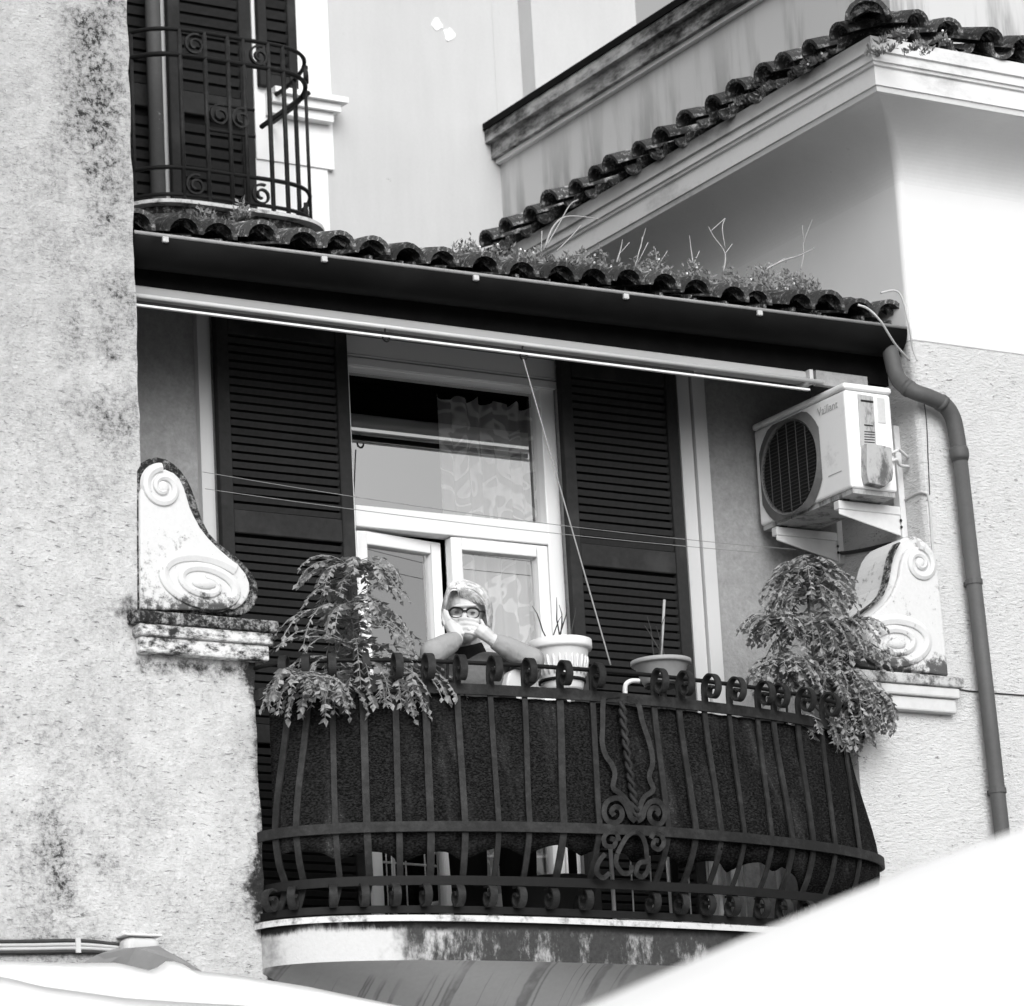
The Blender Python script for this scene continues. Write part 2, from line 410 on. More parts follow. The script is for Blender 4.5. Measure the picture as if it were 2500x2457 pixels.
    def grid(s, rows):
        n = len(rows[0]); vs = [p for r in rows for p in r]
        return s.add(vs, [(i*n+j, i*n+j+1, (i+1)*n+j+1, (i+1)*n+j) for i in range(len(rows)-1) for j in range(n-1)])
    def mesh(s, name, mats, smooth=False):
        me = bpy.data.meshes.new(name); me.from_pydata(s.v, [], s.f)
        bm = bmesh.new(); bm.from_mesh(me); bmesh.ops.remove_doubles(bm, verts=bm.verts, dist=1e-6)
        bmesh.ops.recalc_face_normals(bm, faces=bm.faces); bm.to_mesh(me); bm.free()
        for q in (mats if isinstance(mats, (list, tuple)) else [mats]): me.materials.append(q)
        if smooth: me.shade_smooth() if hasattr(me, 'shade_smooth') else None
        return me
    def build(s, name, mats, parent=None, smooth=False, mw=None):
        me = s.mesh(name, mats, smooth)
        if smooth:
            for p in me.polygons: p.use_smooth = True
        return inst(name, me, parent, mw or I4)
def bevel(o, wd, seg=2, ang=40):
    b = o.modifiers.new('bevel', 'BEVEL'); b.width = wd; b.segments = seg; b.limit_method = 'ANGLE'; b.angle_limit = rad(ang); return o
def solid(o, th, off=0):
    b = o.modifiers.new('thick', 'SOLIDIFY'); b.thickness = th; b.offset = off; return o
def baked(mb, mods, mats, name):
    """mesh with modifiers applied"""
    me = mb.mesh(name+'_raw', mats); o = bpy.data.objects.new(name, me); COL.objects.link(o)
    for ty, kw in mods:
        m = o.modifiers.new(ty, ty)
        for k_, v_ in kw.items(): setattr(m, k_, v_)
    dg = bpy.context.evaluated_depsgraph_get(); ev = o.evaluated_get(dg)
    out = bpy.data.meshes.new_from_object(ev); bpy.data.objects.remove(o); out.name = name
    for p in out.polygons: p.use_smooth = True
    return out
def cr(pts, n=8):
    """Catmull-Rom through points"""
    P = [np.array(p, float) for p in pts]; P = [2*P[0]-P[1]] + P + [2*P[-1]-P[-2]]; out = []
    for i in range(1, len(P)-2):
        for j in range(n):
            t = j/n; a, b, c, d = P[i-1], P[i], P[i+1], P[i+2]
            out.append(.5*((2*b)+(-a+c)*t+(2*a-5*b+4*c-d)*t*t+(-a+3*b-3*c+d)*t**3))
    out.append(P[-2]); return out
def U(a, b): return random.uniform(a, b)

# ================================================================== setting
YB = 3.60
W_, D_ = 3.82, 0.78            # loggia opening width and depth
XL, XR = 0.47, 3.35            # balcony ends
tag(MB().grid([[(-300,-300,0),(300,-300,0)],[(-300,300,0),(300,300,0)]]).build('ground', M['ground']), kind='structure')

# ================================================================== the building
B = thing('apartment_building', (1.9, 0, 0), 'weathered pale stucco apartment building with a recessed balcony under a tiled roof', 'building')
def jit(a, b, n, amp):
    out = []
    for i in range(n+1):
        t = i/n; out.append((a[0]+(b[0]-a[0])*t + (U(-amp, amp) if 0 < i < n else 0), a[1]+(b[1]-a[1])*t + (U(-amp, amp)*.3 if 0 < i < n else 0)))
    return out
# left front wall: high part left of the opening, low part under the left scroll
poly = [(-7, -.2)] + [(XL, -.2)] + jit((XL, 0.5), (XL, 5.0), 70, .006) + [(0.0, 5.0)] + jit((0, 5.05), (0, 11.5), 90, .005) + [(-7, 11.5)]
MB().prism(poly, 0, .25).build('front_wall', M['stL'], B)
MB().box(-7, -.006, .2501, YB-.003, -.2, 11.5).build('left_flank', M['stG2'], B)
# wall below the balcony
MB().box(XL+.002, XR-.002, .03, .25, -.2, 3.89).build('wall_below_balcony', M['stR'], B)
# right wing: one block whose left flank is the loggia's return wall
o = MB().prism([(XR, -.2), (XR, 5.0), (W_, 5.0), (W_, 7.80), (9.5, 7.80), (9.5, -.2)], 0, .25).build('wing_wall', M['stR'], B)
bm = bmesh.new(); bm.from_mesh(o.data)
ed = [e for e in bm.edges if all(abs(v.co.x-W_) < 1e-4 and abs(v.co.y) < 1e-4 for v in e.verts)]
bmesh.ops.bevel(bm, geom=ed, offset=.035, segments=6, profile=.5, affect='EDGES'); bm.to_mesh(o.data); bm.free()
MB().box(W_, 9.4, .2501, 3.6, -.2, 7.795).build('wing_flank', M['stR'], B)
# loggia: back wall with the door opening, floor and ceiling
DX0, DX1, DZ1 = 1.34, 2.435, 6.64
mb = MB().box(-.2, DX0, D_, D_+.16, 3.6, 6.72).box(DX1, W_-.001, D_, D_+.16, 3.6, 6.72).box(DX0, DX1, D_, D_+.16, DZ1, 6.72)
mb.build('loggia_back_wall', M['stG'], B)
MB().box(0.002, W_-.001, .26, D_-.001, 3.70, 3.92).build('loggia_floor', M['floor'], B)
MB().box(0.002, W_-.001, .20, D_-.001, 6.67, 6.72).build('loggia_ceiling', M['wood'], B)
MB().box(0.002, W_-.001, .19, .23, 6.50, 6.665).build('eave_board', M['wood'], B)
MB().box(3.40, 3.68, .16, .19, 6.455, 6.52).build('beam_end', M['stG'], B)
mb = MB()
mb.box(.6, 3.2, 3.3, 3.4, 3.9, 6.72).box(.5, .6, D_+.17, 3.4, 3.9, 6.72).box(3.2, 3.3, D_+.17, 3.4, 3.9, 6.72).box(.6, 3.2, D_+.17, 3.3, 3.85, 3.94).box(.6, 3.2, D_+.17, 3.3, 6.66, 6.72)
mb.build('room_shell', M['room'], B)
# pale strips flanking the shutters
for x0, x1, y in ((.645, .692, .035), (.698, .711, .02), (3.055, 3.120, .03), (3.128, 3.195, .045)):
    MB().box(x0, x1, D_-y, D_+.005, 3.93, 6.655).build('shutter_trim', M['trim'], B)

# ---- ledges and scrolls
def ledge(x0, x1, clean=False):
    for z0, z1, p, key in ((5.065, 5.112, .075, 'moss'), (5.018, 5.064, .062, 'ledge'), (4.955, 5.017, .045, 'ledge')):
        key = ('wm' if p > .07 else 'lclean') if clean else key
        lo = MB().box(x0+.02*(p < .07)+.012*(p < .05), x1-.02*(p < .07)-.012*(p < .05), -p, .24, z0, z1)
        bevel(lo.build('ledge_course', M[key], B), .008, 2)
ledge(-.075, .545); ledge(3.275, 3.900, True)
Z6 = lambda x, y: onY(300+x*.28369, 1080+y*.28369, -.03)[[0, 2]]
outer = [Z6(*q) for q in ((150,1475),(146,900),(146,380),(146,230),(190,160),(260,122),(330,112),(400,128),(470,170),(530,230),(580,300),(620,380),(650,460),(680,560),(715,660),(770,765),(840,840),(920,905),(1000,965),(1075,1035),(1135,1105),(1180,1180),(1197,1260),(1190,1330),(1165,1390),(1120,1440),(1060,1476))]
inner = [Z6(*q) for q in ((158,1440),(152,900),(150,440),(185,320),(230,262),(300,232),(370,232),(440,262),(490,310),(525,380),(552,460),(580,560),(618,640),(670,735),(740,825),(820,905),(910,985),(1000,1055),(1060,1130),(1092,1210),(1095,1280),(1070,1350),(1020,1405),(960,1438),(700,1446))]
def spiral(cx, cz, rx, rz_, turns, tilt, wrad, y, sgn=1, start=0.0):
    pts = []; rr = []; n = int(40*turns)
    for i in range(n+1):
        t = i/n; a = start + sgn*2*math.pi*turns*t; k = 1-.80*t
        px, pz = rx*k*math.cos(a), rz_*k*math.sin(a)
        pts.append((cx+px*math.cos(tilt)-pz*math.sin(tilt), y, cz+px*math.sin(tilt)+pz*math.cos(tilt))); rr.append(wrad*(1-.45*t))
    return pts, rr
def band(mb, p, r, c):
    wv = []
    for i in range(len(p)):
        a, b = Vector(p[max(i-1, 0)]), Vector(p[min(i+1, len(p)-1)]); t = (b-a).normalized(); wv.append(tuple(t.cross(Vector((0, 1, 0)))))
    P = [Vector(q) for q in p]; vs = []
    for i, q in enumerate(P):
        w_ = Vector(wv[i])*r[i]*1.15
        for dx, dy in ((-1, .010), (-.72, -.010), (.0, -.015), (.72, -.008), (1, .010)): vs.append(q + w_*dx + Vector((0, dy, 0)))
    n = len(P); fs = [(i*5+j, i*5+j+1, (i+1)*5+j+1, (i+1)*5+j) for i in range(n-1) for j in range(4)] + [tuple(range(5)), tuple((n-1)*5+j for j in range(5))[::-1]]
    mb.add(vs, fs)
def scroll(mirror):
    mx = (lambda x: W_-x) if mirror else (lambda x: x)
    f = lambda L: [(mx(x), max(z, 5.113)) for x, z in L]
    body = MB().prism(f(outer), -.005, .24).build('scroll_bracket', M['moss'] if not mirror else M['scroll'], B)
    bevel(body, .01, 2, 50)
    fc = MB().prism(f(inner), -.030, -.006).build('scroll_face', M['scroll'], body); bevel(fc, .008, 2, 50)
    sg = -1 if mirror else 1
    mb = MB()
    c1 = Z6(345, 390); p, r = spiral(mx(c1[0]), c1[1], 0.082, .080, 1.6, 0, .020, -.030, sg, 1.6 if not mirror else math.pi-1.6); band(mb, p, r, (mx(c1[0]), c1[1]))
    mb.ell((mx(c1[0]), -.030, c1[1]), (.026, .016, .026))
    bevel(mb.build('volute', M['scroll'], body), .008, 3, 30)
    mb = MB()
    c2 = Z6(700, 1215); p, r = spiral(mx(c2[0]), c2[1], .205, .110, 2.1, -.16*sg, .027, -.028, sg, .9 if not mirror else math.pi-.9); band(mb, p, r, (mx(c2[0]), c2[1]))
    mb.ell((mx(c2[0]), -.030, c2[1]), (.056, .015, .024))
    bevel(mb.build('volute', M['scroll'], body), .009, 3, 30)
    if mirror:
        # mouldy inner edge of the right-hand scroll
        pth = [(mx(x)-.006, -.012, z) for x, z in outer[9:22]]
        MB().ribbon(pth, (0, 1, 0), .05, .006).build('mould_edge', M['moss'], body)
scroll(False); scroll(True)

# ---- bow-fronted balcony slab
def bow(u, pk, hw, cx, n): return np.array([cx+hw*u, -pk*max(0.0, 1-abs(u)**n)**.5])
US = [math.copysign(1-(1-abs(t))**2, t) for t in np.linspace(-1, 1, 61)]
def bowline(pk, hw, cx, n, z): return [(*bow(u, pk, hw, cx, n), z) for u in US]
L = lambda pk, hw, z: bowline(pk, hw, 1.905, 2.8, z)
back = lambda z: [(1.905+1.44*u, .255, z) for u in US]
MB().grid([L(.405, 1.478, 3.902), L(.405, 1.478, 3.926), [(1.905+1.44*u, .255, 3.926) for u in US]]).build('slab_edge', M['marble'], B)
MB().grid([L(.384, 1.452, 3.905), L(.380, 1.45, 3.84), L(.380, 1.45, 3.755)]).build('balcony_fascia', M['fascia'], B, True)
rows = []
for j in range(9):
    t = j/8
    rows.append([(1.905+1.45*u, -(.38*max(0, 1-abs(u)**2.8)**.5)*(1-t), 3.755-(.30*(1-abs(u)**2.4))*(t**1.4)-.02*t) for u in US])
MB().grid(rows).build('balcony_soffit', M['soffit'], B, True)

# ---- shutters
def slat_mesh(wd, h, th=.009, tilt=32):
    a = rad(tilt); mb = MB(); mb.box(-wd/2, wd/2, -th/2, th/2, -h/2, h/2)
    mb.v = [(x, y*math.cos(a)+z*math.sin(a)*-1, z*math.cos(a)-y*math.sin(a)*-1) for x, y, z in mb.v]
    return mb.mesh('slat', M['shut'])
def shutter(name, x0, x1, y, z0, z1, rails, pitch=.0362, st=.058, parent=B, th=.04):
    mb = MB()
    mb.box(x0, x0+st, y-th, y, z0, z1).box(x1-st, x1, y-th, y, z0, z1)
    cuts = sorted(rails); 
    for a, b in cuts: mb.box(x0+st, x1-st, y-th+.004, y-.004, a, b)
    o = mb.build(name, M['shut'], parent); bevel(o, .004, 1)
    MB().box(x0+.01, x1-.01, y+.001, y+.012, z0+.01, z1-.01).build('slat_shade_backing', M['room'], o)  # added black sheet; its colour supplies the shade seen between slats
    me = slat_mesh(x1-x0-2*st+.01, pitch*.66, .007, 22)
    for (a, b), (c_, d_) in zip(cuts[:-1], cuts[1:]):
        z = b+pitch*.5
        while z < c_-pitch*.3:
            inst('slat', me, o, Matrix.Translation(((x0+x1)/2, y-th*.5, z)) @ Matrix.Rotation(rad(U(-5, 5)), 4, 'X') @ Matrix.Rotation(rad(U(-.25, .25)), 4, 'Y')); z += pitch
    return o
for x0, x1 in ((.712, 1.340), (2.408, 3.020)):
    shutter('shutter', x0, x1, D_-.035, 3.98, 6.63, ((3.98, 4.10), (4.80, 4.88), (5.685, 5.785), (6.55, 6.63)))

# ---- french door
YD = D_+.055
door = thing_door = MB().box(DX0+.0, DX0+.06, YD-.03, YD+.05, 3.93, DZ1-.004).box(DX1-.075, DX1-.002, YD-.03, YD+.05, 3.93, DZ1-.004)
door.box(DX0+.06, DX1-.075, YD-.03, YD+.05, 6.50, 6.555).box(DX0+.06, DX1-.075, YD-.035, YD+.05, 5.79, 5.885).box(DX0+.06, DX1-.075, YD-.03, YD+.05, 3.93, 3.965)
door = door.build('french_door', M['pvc'], B); bevel(door, .005, 2)
MB().box(DX0, DX1-.002, YD-.045, YD+.05, 6.556, 6.637).build('roller_box', M['panel'], door)
for z0, z1, p in ((6.505, 6.535, .055), (6.545, 6.552, .05)):
    MB().box(DX0+.001, DX1-.003, YD-p, YD-.031, z0, z1).build('head_moulding', M['panel'], door)
def pane(name, x0, x1, z0, z1, y, parent, mw=None):
    return MB().add([(x0, y, z0), (x1, y, z0), (x1, y, z1), (x0, y, z1)], [(0, 1, 2, 3)]).build(name, M['glass'], parent, mw=mw)
pane('pane', DX0+.06, DX1-.075, 5.885, 6.50, YD+.02, door)
def leaf(x0, x1, z0, z1, y, mw=None):
    st = .055
    mb = MB().box(x0, x0+st, y-.025, y+.03, z0, z1).box(x1-st, x1, y-.025, y+.03, z0, z1).box(x0+st, x1-st, y-.025, y+.03, z1-st, z1).box(x0+st, x1-st, y-.025, y+.03, z0, z0+.09)
    o = mb.build('door_leaf', M['pvc'], door, mw=mw); bevel(o, .006, 2)
    pane('pane', x0+st, x1-st, z0+.09, z1-st, y+.005, o, mw); return o
leaf(1.868, DX1-.078, 3.968, 5.787, YD)
ang = rad(8.5)
hinge = Vector((DX0+.06, YD, 0))
leaf(DX0+.062, 1.858, 3.968, 5.775, YD, Matrix.Translation(hinge) @ Matrix.Rotation(ang, 4, 'Z') @ Matrix.Translation(-hinge))
# patterned curtain inside the right-hand leaf
rows = []
for j in range(2):
    rows.append([])
for i in range(60):
    x = 1.90+.56*i/59; y = YD+.085+.020*math.sin(i*.85)+.01*math.sin(i*.31)
    rows[0].append((x, y, 3.99)); rows[1].append((x+.0, y, 6.47-.03*abs(math.sin(i*.3))))
tag(MB().grid(rows).build('curtain', M['curtain'], None, True), 'pale patterned curtain hanging inside the balcony door', 'curtain')

# ---- upper storey behind the loggia roof
MB().box(-7, 3.95, YB, YB+.3, 3.4, 13).build('upper_wall', M['back'], B)
MB().box(3.951, 4.12, YB, YB+.3, 7.8, 13).build('upper_wall', M['back'], B)
MB().box(4.121, 4.80, YB-.13, YB+3, 7.8, 13).build('stair_tower_wall', M['back'], B)
# terrace parapet above the wing
MB().box(3.95, 4.15, .12, YB-.001, 7.7, 8.72).build('terrace_parapet', M['parapet'], B)
MB().box(4.151, 9.5, .12, .35, 7.7, 8.72).build('terrace_parapet', M['parapet'], B)
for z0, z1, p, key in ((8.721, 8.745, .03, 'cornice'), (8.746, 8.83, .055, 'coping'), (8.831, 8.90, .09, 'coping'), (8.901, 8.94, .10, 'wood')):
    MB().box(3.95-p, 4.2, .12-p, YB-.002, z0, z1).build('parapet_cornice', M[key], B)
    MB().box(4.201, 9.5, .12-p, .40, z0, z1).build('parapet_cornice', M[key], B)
MB().tube([(4.0, 2.85, 8.93), (4.0, 2.85, 9.02)], .02, 8).build('vent_pipe', M['cornice'], B)
# bright patches of bare filler on the upper wall
for (a, b, r1, r2) in ((826, 46, .034, .034), (849, 66, .035, .037)):
    q = onY(a*K, b*K, YB)
    pl = [(q[0]+r1*(1+.25*math.sin(3*t+a))*math.cos(t), q[2]+r2*(1+.2*math.sin(4*t+b))*math.sin(t)) for t in np.linspace(0, 2*math.pi, 15)[:-1]]
    MB().prism(pl, YB-.004, YB+.001).build('filler_patch', M['pvc'], B)
# upper window surround, ledge and shutters
MB().box(2.46, 2.915, YB-.03, YB+.001, 8.54, 11).build('window_surround', M['pvc'], B)
MB().box(2.40, 2.88, YB-.018, YB+.001, 7.9, 8.539).build('window_apron', M['pvc'], B)
for z0, z1, p in ((8.875, 8.905, .12), (8.83, 8.874, .09), (8.78, 8.829, .06)):
    MB().box(2.52+.0, 2.83+p, YB-.03-p, YB-.031, z0, z1).build('window_ledge', M['pvc'], B)
shutter('upper_shutter', 1.96, 2.44, YB-.02, 7.95, 10.2, ((7.95, 8.06), (8.72, 8.84), (10.1, 10.2)), .062, .07)
shutter('upper_shutter', 2.475, 2.70, YB-.035, 8.93, 10.2, ((8.93, 9.0), (10.1, 10.2)), .062, .05)
shutter('upper_shutter', 1.40, 1.92, YB-.02, 7.95, 10.2, ((7.95, 8.06), (8.72, 8.84), (10.1, 10.2)), .062, .07)
MB().tube([(1.815, 3.42, 7.6), (1.815, 3.42, 11)], .040, 12).build('downpipe', M['pipe'], B, True)
# upper balcony slab
ub = lambda off, z: [(1.97+(.60+off)*u, 3.42-(.58+off)*max(0, 1-abs(u)**5)**.5, z) for u in US]
MB().grid([[(p[0], YB, p[2]) for p in ub(.03, 7.942)], ub(.03, 7.942), ub(.03, 7.96), [(p[0], YB, p[2]) for p in ub(.03, 7.96)]]).build('upper_balcony_slab', M['marble'], B)
MB().grid([[(p[0], YB, p[2]) for p in ub(-.02, 7.70)], ub(-.02, 7.70), ub(-.02, 7.941)]).build('upper_balcony_fascia', M['mortar'], B)  # mossy tone; its darkness also stands in for shade beneath the slab edge

# ---- wing eave: cove, mouldings
prof = [*[(.33*(1-math.cos(a)), 7.38+.284*math.sin(a)) for a in np.linspace(0, math.pi/2, 25)], (.345, 7.668), (.352, 7.690), (.36, 7.692), (.362, 7.776), (.374, 7.780), (.376, 7.792), (.386, 7.795), (.388, 7.832), (.40, 7.836), (.402, 7.90), (.30, 7.93)]
cut = 25
def sweep(pr):
    return [[(W_-o, YB-.002, z) for o, z in pr], [(W_-o, -o, z) for o, z in pr], [(9.5, -o, z) for o, z in pr]]
cols = [[(W_-max(o-.001, -.001), YB-.002, z) for o, z in prof[:cut+1]]]
for th in np.linspace(math.pi, 1.5*math.pi, 8):
    cols.append([])
    for o, z in prof[:cut+1]:
        oo = o-.001; rho = .0355*max(0.0, 1-o/.30)+.0004; cols[-1].append((W_-oo+rho+rho*math.cos(th), -oo+rho+rho*math.sin(th), z))
cols.append([(9.5, -(o-.001), z) for o, z in prof[:cut+1]])
MB().grid(cols).build('eave_cove', M['cove'], B)
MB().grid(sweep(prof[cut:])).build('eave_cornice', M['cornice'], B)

# ================================================================== roofs and tiles
def tile_mesh(name, r0, r1, length, th, convex=True, n=9):
    """barrel tile along +Y (up the slope), front end at y=0"""
    vs = []; sg = 1 if convex else -1
    for y, r in ((0, r0), (length, r1)):
        for rr in (r, r-th):
            for i in range(n):
                a = math.pi*i/(n-1); vs.append((rr*math.cos(a), y, sg*rr*math.sin(a)*.92))
    fs = []
    o0, i0, o1, i1 = 0, n, 2*n, 3*n
    for i in range(n-1):
        fs += [(o0+i, o0+i+1, o1+i+1, o1+i), (i0+i+1, i0+i, i1+i, i1+i+1), (o0+i+1, o0+i, i0+i, i0+i+1), (o1+i, o1+i+1, i1+i+1, i1+i)]
    fs += [(o0, o1, i1, i0), (o0+n-1, i0+n-1, i1+n-1, o1+n-1)]
    mb = MB().add(vs, fs)
    me = mb.mesh(name, M['tile'])
    for p in me.polygons: p.use_smooth = False
    return me
TCW = [tile_mesh('cover_tile', .074+U(-.008, .006), .060, .34, .018) for _ in range(4)]
TPW = [tile_mesh('pan_tile', .062+U(-.006, .006), .054, .34, .016, False) for _ in range(4)]
TC = [tile_mesh('cover_tile', .088+U(-.006, .006), .070, .44, .020) for _ in range(4)]
TP = [tile_mesh('pan_tile', .080+U(-.006, .006), .066, .44, .018, False) for _ in range(4)]
def plug(mb, M_, r, recess, sg=1):
    n = 8; vs = [M_ @ Vector((0, recess+U(-.012, .012), sg*.035))]
    for i in range(n): a = math.pi*i/(n-1); vs.append(M_ @ Vector((r*math.cos(a), recess+U(-.012, .012), sg*r*math.sin(a)*.92)))
    vs2 = [v + (M_.to_3x3() @ Vector((0, .05, 0))) for v in vs]
    N = len(vs)
    mb.add(vs+vs2, [(0, i, i+1) for i in range(1, N-1)] + [(N, N+i+1, N+i) for i in range(1, N-1)] + [(i, i+1, N+i+1, N+i) for i in range(1, N-1)])
def tile_rows(roof, origin, along, up, n, sp, courses, skip=(), messy=1.5, small=False, rise=(0, 0, 0)):
    """origin: front of first cover; along: unit dir between tiles; up: unit dir up the slope"""
    along, up = Vector(along).normalized(), Vector(up).normalized(); nz = along.cross(up).normalized()
    if nz.z < 0: nz = -nz
    for c_ in range(courses):
        for i in range(n):
            if (c_, i) in skip: continue
            base = Vector(origin) + along*(sp*i) + up*(.36*c_) + nz*(.020*c_) + Vector(rise)*i
            jt = lambda a: U(-a, a)*messy
            R3 = Matrix((along, up, nz)).transposed().to_4x4()
            Mc = Matrix.Translation(base + up*jt(.022) + nz*(.012+jt(.008)) + along*jt(.008)) @ R3 @ Matrix.Rotation(jt(.06), 4, 'Z') @ Matrix.Rotation(jt(.05), 4, 'Y') @ Matrix.Rotation(jt(.03), 4, 'X')
            inst('cover_tile', random.choice(TCW if small else TC), roof, Mc)
            Mp = Matrix.Translation(base + along*(sp*.5+jt(.006)) + up*(.03+jt(.02)) + nz*(-.002+jt(.008))) @ R3 @ Matrix.Rotation(jt(.05), 4, 'Z') @ Matrix.Rotation(jt(.04), 4, 'Y')
            inst('pan_tile', random.choice(TPW if small else TP), roof, Mp)
            if c_ == 0 and random.random() < .8: fill = MB(); plug(fill, Mc, .062, .045); fill.build('mortar_plug', M['mortar'], roof)
# loggia roof: eave follows the gutter
pitch = rad(16.5)
RO = Vector((.07, .070, 6.710))
deck = MB().grid([[(-.0, .14, 6.66), (W_-.002, .14, 6.73)], [(-.0, YB-.001, 6.66+3.46*math.tan(pitch)), (W_-.002, YB-.001, 6.73+3.46*math.tan(pitch))]])
roof = solid(deck.build('loggia_roof', M['deck'], B), .02, -1)
tile_rows(roof, RO, (1, 0, .016), (0, math.cos(pitch), math.sin(pitch)), 22, .1765, 3)
# wing roof, left slope (tiles run towards -X) and front slope (towards -Y)
wr = MB().grid([[(W_-.37, YB-.003, 7.93), (W_-.37, -.37, 7.93), (9.5, -.37, 7.93)], [(3.949, YB-.003, 8.12), (3.949, .119, 8.12), (9.5, .119, 8.12)]]).build('wing_roof', M['deck'], B)
ps = rad(20)
tile_rows(wr, (W_-.462, -.24, 7.938), (0, 1, 0), (math.cos(ps), 0, math.sin(ps)), 16, .203, 1, small=True)
tile_rows(wr, (W_-.20, -.462, 7.938), (1, 0, 0), (0, math.cos(ps), math.sin(ps)), 13, .205, 1, small=True)
hip = tile_mesh('hip_tile', .10, .085, .44, .02)
hd = Vector((1, 1, .36)).normalized(); sdv = Vector((1, -1, 0)).normalized(); hn = sdv.cross(hd)
if hn.z < 0: hn = -hn
hM = Matrix((sdv, hd, hn)).transposed().to_4x4()
inst('hip_tile', hip, wr, Matrix.Translation((W_-.44, -.44, 7.965)) @ hM)
inst('hip_tile', hip, wr, Matrix.Translation((W_-.16, -.16, 8.06)) @ hM)
fl = MB(); plug(fl, Matrix.Translation((W_-.44, -.44, 7.965)) @ hM, .095, .03); fl.build('mortar_plug', M['mortar'], wr)

# ================================================================== rain gutter and downpipe
G = thing('rain_gutter', (1.9, -.1, 6.5), 'dark half-round gutter along the tiled eave with a grey downpipe at its right end', 'gutter')
gz = lambda x: 6.652+.012*x
GX0, GX1, GY, GR = .004, 3.80, .095, .090
mb = MB(); rows = []
for i in range(41):
    x = GX0+(GX1-GX0)*i/40
    rows.append([(x, GY-GR*math.cos(a), gz(x)+.012-GR*1.12*math.sin(a)) for a in np.linspace(-.12, math.pi+.1, 15)])
tr = solid(mb.grid(rows).build('trough', M['gutter'], G, True), .005, 1)
MB().tube([(x, GY-GR-.003, gz(x)+.018) for x in (GX0, 1.3, 2.6, GX1)], .0085, 8).build('rim', M['rim'], G, True)
mb = MB(); c0 = (GX1, GY, gz(GX1)+.012)
pts = [(GX1, GY-GR*math.cos(a), gz(GX1)+.014-GR*1.12*math.sin(a)) for a in np.linspace(0, math.pi, 15)]
mb.add(pts+[(p[0]+.006, p[1], p[2]) for p in pts], [tuple(range(15)), tuple(range(15, 30))[::-1]]+[(i, i+1, i+16, i+15) for i in range(14)]+[(14, 0, 15, 29)])
mb.build('end_cap', M['gutter'], G)
for xd in (312, 610, 900, 1183, 1435):
    # clip position read along the gutter line
    q = min(np.linspace(GX0+.02, GX1-.02, 300), key=lambda x: abs(pj((x, GY-GR, gz(x)))[0]-xd*K))
    mb = MB().box(q-.013, q+.013, GY-GR-.016, GY-GR+.012, gz(q)-.012, gz(q)+.012)
    bevel(mb.build('bracket_clip', M['clip'], G), .004, 2)
# swan neck from the gutter to the wall face, then down
sw = cr([(3.742, .06, gz(3.742)-.07), (3.742, .03, 6.50), (3.745, -.02, 6.435), (3.775, -.06, 6.395), (3.84, -.068, 6.378), (3.92, -.065, 6.352), (3.965, -.062, 6.30), (3.982, -.06, 6.21), (3.988, -.06, 6.10)], 6)
MB().tube(sw, .037, 14).build('swan_neck', M['pipe'], G, True)
MB().tube([(3.988, -.06, 6.10), (4.03, -.06, 4.9), (4.075, -.06, 3.4), (4.09, -.06, .05)], .0345, 14).build('downpipe', M['pipe'], G, True)
MB().tube([(3.987, -.06, 6.165), (3.9875, -.06, 6.15), (3.988, -.06, 6.12), (3.988, -.06, 6.105)], [.038, .043, .043, .038], 14).build('collar', M['pipe'], G, True)
for t in (0.30, 0.62):
    i = int(t*(len(sw)-1)); a, b = Vector(sw[i]), Vector(sw[i+1]); d = (b-a).normalized()
    MB().tube([a-d*.012, a+d*.012], .040, 14).build('joint_ring', M['pipe'], G, True)

for z, x in ((5.55, 4.008), (4.62, 4.040)):
    mb = MB().tube([(x, -.06, z-.011), (x, -.06, z+.011)], .0385, 14); mb.box(x-.012, x+.012, -.03, -.001, z-.011, z+.011); mb.build('wall_clip', M['pipe'], G, False)
# ================================================================== awning bar under the eave
A = thing('retractable_awning', (1.8, .16, 6.46), 'rolled-up awning with a pale front bar under the black eave', 'awning')
def aw(x, y=.14): return Vector((x, y, 6.457+.001*x))
AX1 = 3.36
mb = MB().box(.005, AX1, .17, .255, 6.470, 6.514); bevel(mb.build('cassette', M['cass'], A), .012, 3)
MB().tube([aw(.005), aw(AX1+.06)], .0095, 12).build('front_bar', M['alu'], A, True)
MB().box(.005, AX1-.02, .132, .148, 6.412, 6.420).build('lower_bar', M['panel'], A)
MB().box(.005, 2.74, .15, .168, 6.42, 6.44).build('gap_strip', M['black'], A)
MB().box(AX1+.001, AX1+.02, .155, .262, 6.452, 6.518).build('end_plate', M['alu'], A)
for xd, yd in ((730, 636), (990, 671)):
    q = onY(xd*K, yd*K, .14); r = .016
    pts = [(q[0]+r*math.cos(a), q[1], q[2]-.004+r*1.2*math.sin(a)) for a in np.linspace(1.9, 7.2, 14)]
    MB().tube([(q[0], q[1], q[2]+.045)]+pts, .0045, 6).build('hook', M['black'], A, True)
# cord hanging from the second hook to the rail
q0 = onY(990*K, 680*K, .12); q1 = onY(1155*K, 1258*K, -.32); qm = onY(1060*K, 925*K, -.06)
tag(MB().tube(cr([q0, qm, q1], 10), .0034, 6).build('awning_cord', M['gcable'], None, True), 'slack pale cord running from an awning hook down to the railing', 'cord')

